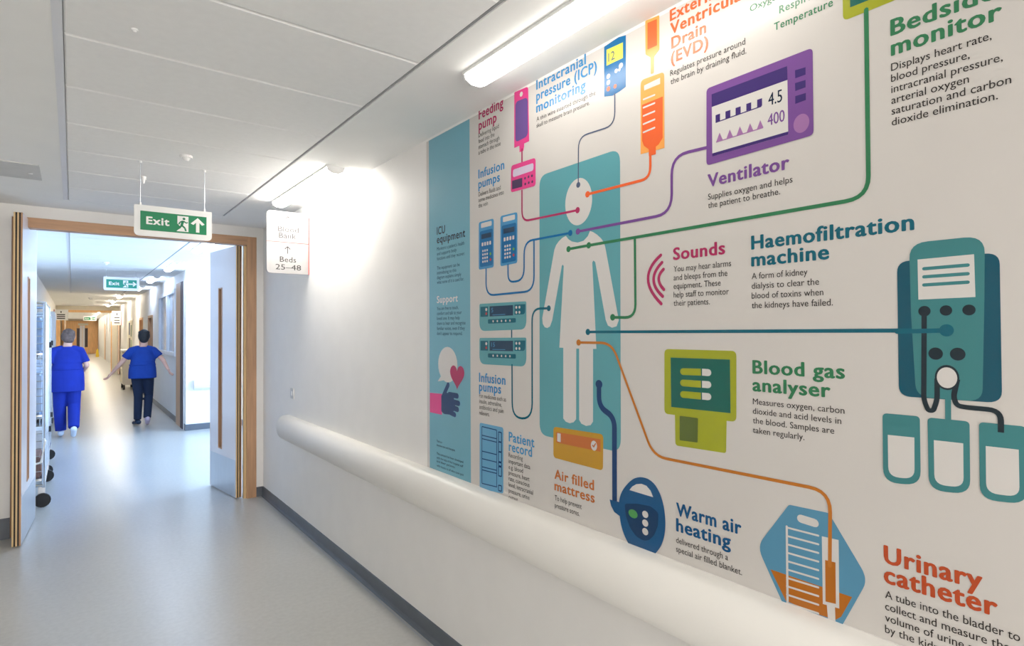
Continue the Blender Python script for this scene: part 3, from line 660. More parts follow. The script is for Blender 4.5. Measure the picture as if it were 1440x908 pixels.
# ---------------------------------------------------------------- handrail
prof = [(XW, .873)]
for k in range(1, 16):
    a = pi/2-pi*k/16; prof.append((XW-.03-.075*max(cos(a), 0)**.9, .772+.101*sin(a)))
prof = [(XW, .873), (XW-.03, .873)]+prof[1:]+[(XW-.03, .671), (XW, .671)]
def railmesh(y0, y1, pf, cap):
    b = MB(); n = len(pf); cs = []
    for (yv, s) in [(y0, 1)]+[(y1-cap*(1-sin(RAD(t))), max(cos(RAD(t)), .05)) for t in (0, 25, 45, 62, 78, 90)]:
        cs.append((yv, s))
    vs = []
    for (yv, s) in cs:
        for (x, z) in pf: vs.append((XW-(XW-x)*s, yv, .772+(z-.772)*(.25+.75*s if s < 1 else 1)))
    fs = [(i*n+k, i*n+k+1, (i+1)*n+k+1, (i+1)*n+k) for i in range(len(cs)-1) for k in range(n-1)]
    fs.append(tuple(range(n))); fs.append(tuple(reversed(range((len(cs)-1)*n, len(cs)*n))))
    return b.add(vs, fs)
HR = tag(railmesh(-4.1, 5.14, prof, .09).build('handrail', M_rail, smooth=True), 'long rounded off-white bumper handrail along the mural wall', 'handrail')
# short rail on bay wall end
b = MB(); pf = [(10.5, .80), (10.46, .80), (10.43, .77), (10.42, .72), (10.43, .68), (10.46, .65), (10.5, .65)]
b.prism([(p[0], p[1]) for p in pf], 0, 1.56, 3.8)
tag(b.build('handrail', M_rail), 'short white handrail on the wall end past the right door leaf', 'handrail')

# ---------------------------------------------------------------- ceiling lights
def lamp_mat(nm, c): return emit(nm, c[:3], c[3])
ML = [lamp_mat('tube_near', LAMP_NEAR[:3]+(LAMP_NEAR[3]*.58,)), lamp_mat('tube_cool', LAMP_MID), lamp_mat('tube_warm', LAMP_FAR), lamp_mat('tube_fresh', LAMP_NEAR[:3]+(LAMP_NEAR[3]*2.9,)), lamp_mat('tube_dim', LAMP_NEAR[:3]+(LAMP_NEAR[3]*.3,))]  # strength set per fixture, raised on one to brighten wall and ceiling
def ceil_lamp(xc, y0, y1, m, label, group=None):
    L = empty('ceiling_light', (xc, y0, ZC)); tag(L, label, 'ceiling light', group)
    MB().box(xc-.055, y0, ZC-.012, xc+.055, y1, ZC).build('housing', M_white, L)
    pf = [(xc-.052, ZC-.012), (xc-.047, ZC-.03), (xc-.02, ZC-.044), (xc+.02, ZC-.044), (xc+.047, ZC-.03), (xc+.052, ZC-.012)]
    MB().prism(pf, 1, y0+.012, y1-.012).build('diffuser', m, L)
    for (a, c) in ((y0, y0+.012), (y1-.012, y1)): MB().prism([(p[0], p[1]) for p in pf], 1, a, c).build('end_cap', M_white, L)
    return L
labs = {0: 'long bright ceiling light above the mural', 1: 'glaring ceiling light above the direction sign beside the wall'}
for k, y0 in enumerate((-1.98, .67, 3.40)):
    ceil_lamp((1.25, 1.25, 1.265)[k], y0, y0+1.2, ML[(4, 0, 3)[k]], ['ceiling light behind the camera on the mural side', labs[0], labs[1]][k])
nm = ['ceiling light just beyond the double doors', 'second ceiling light beyond the double doors', 'ceiling light over the office window', 'ceiling light past the office window']
for k in range(4):
    y0 = 6.7+2.65*k
    ceil_lamp(1.2, y0, y0+1.2, ML[1], nm[k])
ords = 'nearest second third fourth fifth sixth seventh eighth ninth tenth eleventh'.split()
for k in range(11):
    y0 = 18.4+3.15*k
    if 26 < y0 < 27.3: y0 = 25.7
    ceil_lamp(1.05, y0, y0+1.2, ML[2], 'warm distant ceiling light, %s of the row past the office window' % (ords[k] if k == 0 else ords[k]+' nearest'), 'distant warm ceiling lights')

# ---------------------------------------------------------------- signs
def sign_text(s, m, x0, x1, z0, y, capz, bold, parent, name='lettering'):
    vs, fs = glyphs(s, bold); a = min(v[0] for v in vs); c = max(v[0] for v in vs)
    sx = (x1-x0)/(c-a); sy = capz/capheight()
    q = MB()
    for i, (dx, dy) in enumerate(embolden(bold)): q.add([(x0+(v[0]+dx-a)*sx, y-.00002*i, z0+(v[1]+dy)*sy) for v in vs], [tuple(f) for f in fs])
    return q.build(name, m, parent, fixn=False)
def poly_y(name, polys, m, y, parent):
    b = MB()
    for P in polys: b.add([(p[0], y, p[1]) for p in P], [tuple(range(len(P)))])
    o = b.build(name, m, parent, fixn=False)
    bm = bmesh.new(); bm.from_mesh(o.data)
    for f in bm.faces:
        f.normal_update()
        if f.normal.y > 0: f.normal_flip()
    bmesh.ops.triangulate(bm, faces=bm.faces[:]); bm.to_mesh(o.data); bm.free(); return o
def seg(p, q, wd):
    p, q = Vector(p), Vector(q); d = (q-p).normalized(); n = Vector((-d.y, d.x))*wd/2
    return [tuple(p+n), tuple(q+n), tuple(q-n), tuple(p-n)]
def exit_sign(x0, x1, z0, z1, Y, arrow, label, mg, big=True, drop=None):
    E_ = empty('exit_sign', ((x0+x1)/2, Y, z0)); tag(E_, label, 'exit sign'); W = x1-x0; H = z1-z0
    r = .035*W*2
    pts = rounded([(x0, z1), (x1, z1), (x1, z0), (x0, z0)], [.004, .004, r, r])
    MB().prism(pts, 1, Y, Y+.012).build('sign_plate', M_white, E_)
    a, c, d, e = x0+.075*W, x1-.075*W, z0+.19*H, z1-.19*H
    poly_y('green_field', [[(a, e), (c, e), (c, d), (a, d)]], mg, Y-.001, E_)
    GW, GH = c-a, e-d
    def g(u, v): return (a+u*GW, d+v*GH)
    sign_text('Exit', M_white, g(.09, 0)[0], g(.42, 0)[0], g(0, .33)[1], Y-.002, GH*.38, .03, E_)
    poly_y('doorway_symbol', [[g(.545, .92), g(.715, .92), g(.715, .08), g(.53, .08), g(.60, .3), g(.545, .5)]], M_white, Y-.002, E_)
    man = [seg(g(.63, .66), g(.61, .42), .04*GW), seg(g(.61, .42), g(.66, .28), .028*GW), seg(g(.66, .28), g(.675, .12), .026*GW), seg(g(.61, .42), g(.575, .25), .028*GW), seg(g(.575, .25), g(.545, .22), .026*GW),
           seg(g(.63, .66), g(.585, .58), .02*GW), seg(g(.585, .58), g(.565, .46), .02*GW), seg(g(.635, .66), g(.68, .56), .02*GW), seg(g(.68, .56), g(.705, .6), .018*GW)]
    hd = g(.645, .78); man.append([(hd[0]+.022*GW*cos(2*pi*k/12), hd[1]+.022*GW*sin(2*pi*k/12)) for k in range(12)])
    poly_y('running_man', man, mg, Y-.003, E_)
    cx = (g(.86, 0)[0], g(0, .5)[1]); s = GH*.42
    sh = [(0, 1), (.82, .18), (.5, .0), (.2, .34), (.2, -1), (-.2, -1), (-.2, .34), (-.5, 0), (-.82, .18)]
    if arrow == 'up': ar = [(cx[0]+p[0]*s, cx[1]+p[1]*s*.95) for p in sh]
    else: ar = [(cx[0]+p[1]*s, cx[1]-p[0]*s*.85) for p in sh]
    poly_y('arrow', [ar], M_white, Y-.002, E_)
    for xx in (x0+.075*W, x1-.1*W):
        MB().tube([(xx, Y+.006, z1-.005), (xx, Y+.006, ZC)], .0016, 6).build('hanging_wire', M_steel, E_)
        MB().tube([(xx, Y+.006, z1), (xx, Y+.006, z1+.014)], .006, 8).build('wire_clip', M_white, E_)
        MB().tube([(xx, Y+.006, ZC-.012), (xx, Y+.006, ZC)], .008, 8).build('wire_clip', M_white, E_)
    return E_
def PY(x, y, Y):
    d = RIGHT*((x-720)/FPX) - UP*((y-454)/FPX) + FWD; t = Y/d.y; return (d.x*t, CAMZ+d.z*t)
a = PY(188.6, 285, 3.96); c = PY(298, 340, 3.96); a2 = PY(188.6, 329, 3.96); c2 = PY(298, 300, 3.96)
exit_sign(a[0], c[0], (a2[1]+c[1])/2, (a[1]+c2[1])/2, 3.96, 'up', 'green exit sign with upward arrow hanging before the double doors', M_green)
a = PY(145.5, 388.5, 11.2); c = PY(196, 410, 11.2)
exit_sign(a[0], c[0], c[1]+.01, a[1]-.0, 11.2, 'right', 'teal exit sign with right arrow hanging beyond the doors', M_teal)
a = PY(117, 444.5, 32); c = PY(135.5, 451, 32)
exit_sign(a[0], c[0], c[1], a[1], 32, 'right', 'tiny far exit sign hanging past the second doorway', M_green)

# direction sign projecting from the wall
Yd = 4.52
S = empty('direction_sign', (1.3, Yd, 2)); tag(S, 'white projecting sign reading Blood Bank and Beds 25-48', 'sign')
a = PY(375, 293.5, Yd); bq = PY(375, 382, Yd); X0 = a[0]; X1 = XW-.001; Z1 = a[1]-.005; Z0 = bq[1]-.005
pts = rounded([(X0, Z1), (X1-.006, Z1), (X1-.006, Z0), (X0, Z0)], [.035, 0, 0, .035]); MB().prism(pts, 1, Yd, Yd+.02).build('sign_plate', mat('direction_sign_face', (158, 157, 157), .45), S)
MB().box(X1-.006, Yd-.002, Z0, X1, Yd+.022, Z1-.03).build('red_edge', M_red, S)
W = X1-X0; H = Z1-Z0
poly_y('divider_line', [[(X0, Z0+.498*H), (X1, Z0+.498*H), (X1, Z0+.508*H), (X0, Z0+.508*H)]], M_red, Yd-.001, S)
def sarrow(cx, cz, s, m): poly_y('arrow', [seg((cx, cz-s), (cx, cz+s*.9), s*.2), seg((cx-.02*s, cz+s), (cx-s*.75, cz+s*.25), s*.2), seg((cx+.02*s, cz+s), (cx+s*.75, cz+s*.25), s*.2)], m, Yd-.001, S)
sarrow(X0+.49*W, Z0+.87*H, .027, M_greyt); sarrow(X0+.48*W, Z0+.38*H, .027, M_greyt)
sign_text('Blood', M_paleT, X0+.26*W, X0+.74*W, Z0+.675*H, Yd-.001, .085*H, 0, S)
sign_text('Bank', M_paleT, X0+.28*W, X0+.68*W, Z0+.57*H, Yd-.001, .085*H, 0, S)
sign_text('Beds', M_greyt, X0+.3*W, X0+.68*W, Z0+.185*H, Yd-.001, .085*H, 0, S)
sign_text('25\u201348', M_greyt, X0+.2*W, X0+.8*W, Z0+.06*H, Yd-.001, .085*H, 0, S)
# two distant signs
for (xa, ya, xb, yb, Y, lab, side, nmt) in ((77.5, 435, 96, 450, 24.0, 'distant white sign projecting from the left wall', 0, 'lettering'), (157.5, 437, 171, 457, 25.5, 'distant white sign hanging by the second doorway', 1, 'lettering')):
    a = PY(xa, ya, Y); c = PY(xb, yb, Y); x0, x1 = (XLW, c[0]) if side == 0 else (a[0], XRW)
    S2 = empty('direction_sign', (x0, Y, c[1])); tag(S2, lab, 'sign')
    MB().box(x0, Y, c[1], x1, Y+.03, a[1]).build('sign_plate', M_white, S2)
    e = (x0, x0+.02) if side == 0 else (x1-.02, x1)
    poly_y('red_edge', [[(e[0], a[1]), (e[1], a[1]), (e[1], c[1]), (e[0], c[1])]], M_red, Y-.002, S2)
    hz = a[1]-c[1]; ww = x1-x0; cx = (x0+x1)/2
    bars = [seg((cx-.0, a[1]-.32*hz), (cx, a[1]-.14*hz), .03)]+[seg((cx-.28*ww, a[1]-t*hz), (cx+.28*ww, a[1]-t*hz), .035) for t in (.48, .66, .84)]
    poly_y('printed_lines', bars, M_paleT, Y-.003, S2)

# ---------------------------------------------------------------- small ceiling and wall fittings
def disc(name, x, y, r, h, label, cat, group=None):
    T = empty(name, (x, y, ZC)); tag(T, label, cat, group)
    MB().tube([(x, y, ZC), (x, y, ZC-h*.45)], r, 16).build('base', M_white, T)
    MB().tube([(x, y, ZC-h*.45), (x, y, ZC-h)], r*.7, 16, r*.35).build('head', M_white, T)
disc('smoke_detector', .51, 3.70, .032, .03, 'round white smoke detector on the ceiling tiles before the hanging sign', 'detector')
disc('sprinkler_head', .36, 4.36, .016, .045, 'small sprinkler head in the ceiling just above the exit sign', 'sprinkler')
disc('sprinkler_head', .16, 2.25, .010, .01, 'tiny screw cap on the near ceiling tile', 'fitting')
disc('smoke_detector', .38, 10.0, .04, .04, 'smoke detector above the teal exit sign', 'detector')
disc('smoke_detector', .42, 20.5, .05, .05, 'distant smoke detector in the warm stretch of ceiling', 'detector')
V = MB(); V.box(-.75, 4.42, ZC-.006, -.16, 4.84, ZC)
V_ = tag(V.build('ceiling_hatch', mat('hatch_paint', (206, 206, 203), .7)), 'flat grey access panel in the ceiling at far left', 'access panel')
MB().tube([(-.21, 4.66, ZC-.006), (-.21, 4.66, ZC-.010)], .012, 10).build('hatch_lock', M_white, V_)
Sw = tag(MB().box(XW-.009, 4.90, 1.02, XW, 4.985, 1.105).build('switch_plate', mat('switch_grey', (206, 206, 204), .4), bevel=.002), 'small square white switch plate above the handrail end', 'switch')
MB().box(XW-.013, 4.93, 1.045, XW-.0088, 4.955, 1.08).build('rocker', M_white, Sw)

# ---------------------------------------------------------------- ward side: window, doors, notices
Wn = structure(empty('window_1', (XRW, 12.8, 1.15)), 'white framed office window in the right wall', 'window')
b = MB(); yA, yB, zA, zB = 11.68, 14.05, 1.15, 2.35; f_ = .07
for (a, c, z0, z1) in ((yA, yA+f_, zA, zB), (yB-f_, yB, zA, zB), (12.72, 12.86, zA, zB), (yA+f_, 12.72, zA, zA+f_), (12.86, yB-f_, zA, zA+f_), (yA+f_, 12.72, zB-f_, zB), (12.86, yB-f_, zB-f_, zB)):
    b.box(XRW-.015, a, z0, XRW+.06, c, z1)
b.build('window_frame', M_winfr, Wn)
for (a, c) in ((yA+f_, 12.72), (12.86, yB-f_)):
    MB().box(XRW+.03, a, zA+f_, XRW+.036, c, zB-f_).build('pane', M_window, Wn)
def side_door(n, y0, y1, z1, m, lab, dark=0):
    Dd = structure(empty('door_%d' % n, (XRW, (y0+y1)/2, 0)), lab, 'door'); fr = .06
    b = MB(); b.box(XRW-.02, y0, 0, XRW+.1, y0+fr, z1); b.box(XRW-.02, y1-fr, 0, XRW+.1, y1, z1); b.box(XRW-.02, y0+fr, z1-fr, XRW+.1, y1-fr, z1)
    b.build('door_frame', m, Dd)
    if dark: MB().box(XRW+.095, y0+fr, 0, XRW+.1, y1-fr, z1-fr).build('door_recess', M_dark, Dd)
    lf = MB().box(XRW+.05, y0+fr, .01, XRW+.09, y1-fr, z1-fr).build('door_leaf', m, Dd)
    MB().tube([(XRW+.03, y1-fr-.1, 1.0), (XRW+.03, y1-fr-.22, 1.0)], .011, 8).build('handle', M_steel, lf)
side_door(3, 15.25, 16.15, 1.97, M_wood, 'oak side door past the office window')
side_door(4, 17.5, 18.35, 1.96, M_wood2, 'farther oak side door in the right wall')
Dd = structure(empty('door_2', (XRW, 11, 0)), 'oak framed side doorway at the corner of the bay', 'door')
b = MB(); b.box(XRW-.02, 10.95, 0, XRW+.1, 11.44, 2.41); b.build('door_frame', M_wood, Dd)
MB().box(XRW-.022, 10.70, 0, XRW+.1, 10.95, 2.41).build('door_edge', M_dark, Dd)  # solid block coloured dark for the shade inside the doorway
MB().box(XRW-.012, 10.63, 0, XRW+.1, 10.70, 2.41).build('door_frame', M_white, Dd)
# notices
NB = tag(MB().box(XRW-.02, 20.7, .95, XRW, 22.4, 1.95).build('notice_board', M_warm), 'pale notice board with pictures on the right wall', 'notice board')
for (y0, z0, y1, z1, c) in ((20.8, 1.45, 21.1, 1.8, (60, 110, 90)), (21.3, 1.0, 21.8, 1.4, (90, 70, 60)), (21.4, 1.5, 21.9, 1.88, (70, 90, 120)), (20.85, 1.0, 21.1, 1.35, (120, 160, 120))):
    MB().box(XRW-.024, y0, z0, XRW-.02, y1, z1).build('notice', mat('notice_%d' % c[0], c, .5, .3, 8), NB)
# waste cart
C_ = empty('waste_cart', (1.25, 19.3, 0)); tag(C_, 'cream wheeled waste cart against the right wall behind the dark-haired nurse', 'cart')
MB().box(1.10, 19.0, .14, 1.40, 19.9, 1.05).build('bin_body', M_warm, C_, bevel=.02)
MB().box(1.08, 18.98, 1.05, 1.42, 19.92, 1.1).build('lid', M_white, C_, bevel=.01)
for x in (1.14, 1.36):
    for y in (19.08, 19.8): MB().tube([(x-.02, y, .07), (x+.02, y, .07)], .07, 14).build('castor', M_black, C_)
# second doorway
D2 = structure(empty('door_5', (.6, 27, 0)), 'second open double doorway far down the corridor', 'door')
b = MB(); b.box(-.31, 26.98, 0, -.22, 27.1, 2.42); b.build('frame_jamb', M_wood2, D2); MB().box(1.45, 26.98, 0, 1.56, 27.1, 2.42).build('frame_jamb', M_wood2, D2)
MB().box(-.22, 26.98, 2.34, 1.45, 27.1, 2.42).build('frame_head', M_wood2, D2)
for (x, s) in ((1.40, -1), (-.20, 1)):
    lf = MB().box(x-.03, 26.1, .01, x+.02, 26.95, 2.02).build('door_leaf', M_leaf, D2)
    for k in (0, 1): MB().box(x-.032, 26.09-.0, .01, x-.018+.0, 26.1, 2.02).v and None
    MB().box(x-.034, 26.085, .01, x-.02, 26.1, 2.02).build('lipping', M_wood2, lf); MB().box(x+.006, 26.085, .01, x+.02, 26.1, 2.02).build('lipping', M_wood2, lf)
# an open leaf seen flat against the right wall before doorway
lf = MB().box(1.2, 26.6, .01, 1.44, 26.65, 2.0).build('door_leaf', M_warm, D2)
MB().box(1.17, 26.58, .01, 1.2, 26.66, 2.0).build('lipping', M_wood2, lf)
# far doors
D3 = structure(empty('door_6', (.6, 53, 0)), 'closed oak double doors at the far end of the corridor', 'door')
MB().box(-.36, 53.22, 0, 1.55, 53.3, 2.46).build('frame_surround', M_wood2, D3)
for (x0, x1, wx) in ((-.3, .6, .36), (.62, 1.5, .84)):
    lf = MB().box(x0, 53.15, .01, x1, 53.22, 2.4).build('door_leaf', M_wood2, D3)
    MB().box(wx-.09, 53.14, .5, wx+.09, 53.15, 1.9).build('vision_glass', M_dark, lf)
MB().box(.45, 53.13, .3, .6, 53.15, 2.1).build('push_plate', M_leaf, D3); MB().box(.62, 53.13, .3, .75, 53.15, 2.1).build('push_plate', M_leaf, D3)
MB().box(.35, 53.1, 2.12, .95, 53.14, 2.26).build('door_notice', M_warm, D3)
YS = empty('floor_sign', (1.35, 46, 0)); tag(YS, 'tiny yellow warning stand by the right wall near the far doors', 'floor sign')
for s in (-1, 1):
    q = MB().prism([(1.22, 0), (1.4, 0), (1.36, .5), (1.26, .5)], 1, -.01, .01); q.v = [(v[0], 46+v[1]+s*(.13-.23*v[2]), v[2]) for v in q.v]; q.build('panel', mat('sign_yellow', (232, 196, 40), .5), YS)
for (y0, n, zt) in ((33.0, 7, 2.05), (41.0, 8, 2.05)):
    Dx = structure(empty('door_%d' % n, (1.55, y0, 0)), 'distant oak side door past the second doorway', 'door')
    MB().box(1.535, y0, 0, 1.55, y0+1.0, zt).build('door_leaf', M_wood2, Dx); MB().box(1.53, y0-.06, 0, 1.55, y0, zt+.06).build('door_frame', M_wood, Dx)
Wd = structure(empty('door_9', (XLW, 24, 0)), 'oak door leaf on the left behind the grey-haired nurse', 'door')
MB().box(XLW, 25.2, 0, XLW+.16, 25.26, 2.05).build('door_leaf', M_wood2, Wd)
# bay window frame, added out of view to go with the fill light
Wb = structure(empty('window_2', (4.1, 8.4, .65)), 'bay window giving daylight', 'window')
b = MB()
for (a, c, z0, z1) in ((6.7, 6.76, .65, 2.4), (10.04, 10.1, .65, 2.4), (8.37, 8.43, .71, 2.34), (6.76, 10.04, .65, .71), (6.76, 10.04, 2.34, 2.4)): b.box(4.12, a, z0, 4.18, c, z1)
b.build('window_frame', M_winfr, Wb)

# ---------------------------------------------------------------- trolleys
def cage(x0, x1, y0, y1, H, label, goods):
    T = empty('linen_trolley', ((x0+x1)/2, (y0+y1)/2, 0)); tag(T, label, 'trolley')
    zb_ = .2
    b = MB()
    for x in (x0+.015, x1-.015):
        for y in (y0+.015, y1-.015): MB().tube([(x, y, zb_-.02), (x, y, H)], .013, 8).build('post', M_chrome, T)
    for z, nm_ in ((zb_, 'base_rail'), (H-.01, 'top_rail')):
        for x in (x0+.015, x1-.015): MB().tube([(x, y0+.015, z), (x, y1-.015, z)], .013, 8).build(nm_, M_chrome, T)
        for y in (y0+.015, y1-.015): MB().tube([(x0+.015, y, z), (x1-.015, y, z)], .013, 8).build(nm_, M_chrome, T)
    for z in (.24, .82, 1.38):
        b = MB(); b.box(x0+.02, y0+.02, z, x1-.02, y1-.02, z+.015); b.build('shelf', M_chrome, T)
    b = MB(); n = int((y1-y0)/.07)
    for i in range(n+1): y = y0+.02+(y1-y0-.04)*i/n; b.tube([(x1-.012, y, zb_), (x1-.012, y, H-.02)], .0035, 5)
    for k in range(24): z = zb_+.06+(H-zb_-.1)*k/23; b.tube([(x1-.012, y0+.015, z), (x1-.012, y1-.015, z)], .0035, 5)
    tag(b.build('wire_side', M_chrome, T), kind='stuff')
    b = MB(); n = 4
    for i in range(n+1): x = x0+.02+(x1-x0-.04)*i/n; b.tube([(x, y0+.01, zb_), (x, y0+.01, H-.02)], .0035, 5)
    for k in range(24): z = zb_+.06+(H-zb_-.1)*k/23; b.tube([(x0+.015, y0+.01, z), (x1-.015, y0+.01, z)], .0035, 5)
    tag(b.build('wire_end', M_chrome, T), kind='stuff')
    b = MB(); b.tube([(x1-.015, y0+.015, .62), (x1-.005, y0-.03, .60), (x1-.03, y0-.05, .42), (x1-.1, y0-.05, .40), (x0+.02, y0-.02, .40)], .011, 8); b.build('push_bar', M_white, T)
    for x in (x0+.05, x1-.035):
        for y in (y0+.05, y1-.06):
            fk = MB().box(x-.02, y-.004, .05, x+.03, y+.02, .185).build('castor_fork', M_steel, T)
            wv_ = MB().tube([(x+.012, y-.034, .062), (x+.012, y-.006, .062)], .062, 18).build('castor_wheel', M_black, fk)
    for z in (.52, 1.42): MB().box(x1-.03, y1-.04, z, x1+.01, y1+.01, z+.06).build('corner_buffer', M_black, T)
    return T
cage(-.465, -.185, 6.72, 7.95, 1.86, 'tall chrome wire linen trolley on black castors behind left door leaf', 1)
cage(-.465, -.20, 8.15, 9.3, 1.80, 'second wire linen trolley parked behind the first against the left wall', 1)
k = 0
for (x0, y0, z0, x1, y1, z1, c, cn) in ((-.44, 6.80, .257, -.22, 7.3, .45, (150, 120, 110), 'brown'), (-.44, 6.82, .837, -.22, 7.4, 1.2, (196, 214, 236), 'pale blue'), (-.44, 6.82, 1.397, -.22, 7.6, 1.72, (170, 196, 228), 'blue'),
                                    (-.44, 7.45, .257, -.22, 7.85, .6, (226, 228, 232), 'white'), (-.44, 8.3, .837, -.23, 9.1, 1.25, (214, 224, 240), 'light grey'), (-.44, 8.3, 1.397, -.23, 9.0, 1.7, (120, 170, 200), 'teal')):
    o = MB().box(x0, y0, z0, x1, y1, z1).build('folded_linen', mat('linen_'+cn.replace(' ', '_'), c, .9, .12, 14, .3, 60), bevel=.015)
    lv = {0: 'bottom', 1: 'middle', 2: 'top', 3: 'bottom', 4: 'middle', 5: 'top'}[k]
    tag(o, '%s linen bundle on the %s shelf of the %s trolley' % (cn, lv, 'nearer' if k < 4 else 'farther'), 'linen'); k += 1
# IV stand / white equipment behind trolleys
Q = empty('equipment_cabinet', (-.35, 13.2, 0)); tag(Q, 'white equipment cabinet by the left wall behind the grey-haired nurse', 'cabinet')
MB().box(XLW+.01, 12.8, .1, -.24, 13.6, 1.95).build('cabinet_body', M_white, Q, bevel=.01)
MB().box(-.24, 12.84, .14, -.235, 13.18, 1.9).build('door', M_winfr, Q); MB().box(-.24, 13.22, .14, -.235, 13.56, 1.9).build('door', M_winfr, Q)
MB().box(XLW+.03, 12.85, 0, -.26, 13.55, .1).build('plinth', M_base, Q)
# extension: two ceiling lamps in the side of the near corridor (over the camera's left) are outside the frame

# ---------------------------------------------------------------- people
def remesh(mb, name, m, parent, vox=.008, sm=4):
    o = mb.build(name, m, None)
    r = o.modifiers.new('r', 'REMESH'); r.mode = 'VOXEL'; r.voxel_size = vox
    s = o.modifiers.new('s', 'SMOOTH'); s.iterations = sm; s.factor = .5
    dg = bpy.context.evaluated_depsgraph_get(); dg.update()
    me = bpy.data.meshes.new_from_object(o.evaluated_get(dg)); old = o.data; o.modifiers.clear(); o.data = me; bpy.data.meshes.remove(old)
    for p in me.polygons: p.use_smooth = True
    if not me.materials: me.materials.append(m)
    o.name = name
    if parent: o.parent = parent
    return o
def limb(b, a, c, r0, r1, n=4):
    a, c = Vector(a), Vector(c); pts = [a+(c-a)*i/n for i in range(n+1)]
    b.tube(pts, r0, 12, r1); b.ball(tuple(a), r0, 8); b.ball(tuple(c), r1, 8)
def fingers(b, wrist, d, side):
    """open relaxed hand from wrist along direction d, five fingers"""
    wrist = Vector(wrist); d = Vector(d).normalized(); n = Vector((side, 0, 0)); lat = d.cross(n)
    if lat.length < .3: lat = d.cross(Vector((0, 1, 0)))
    lat.normalize(); nrm = lat.cross(d).normalized()
    palm = wrist+d*.05
    for k in (-1, -.33, .33, 1):
        limb(b, wrist+lat*.014*k, wrist+d*.085+lat*.027*k, .014, .012, 2)
    for k, L in ((-1, .058), (-.33, .072), (.33, .078), (1, .07)):
        p = wrist+d*.088+lat*.027*k; q = p+(d*.9+nrm*.25)*L*.55; r = q+(d*.75+nrm*.6)*L*.45
        limb(b, p, q, .0092, .0085, 2); limb(b, q, r, .0085, .0075, 2)
    p = wrist+d*.03+lat*.025; q = p+(d*.6+lat*.8).normalized()*.045; r = q+(d*.9+lat*.35).normalized()*.032
    limb(b, p, q, .012, .0095, 2); limb(b, q, r, .0095, .008, 2)

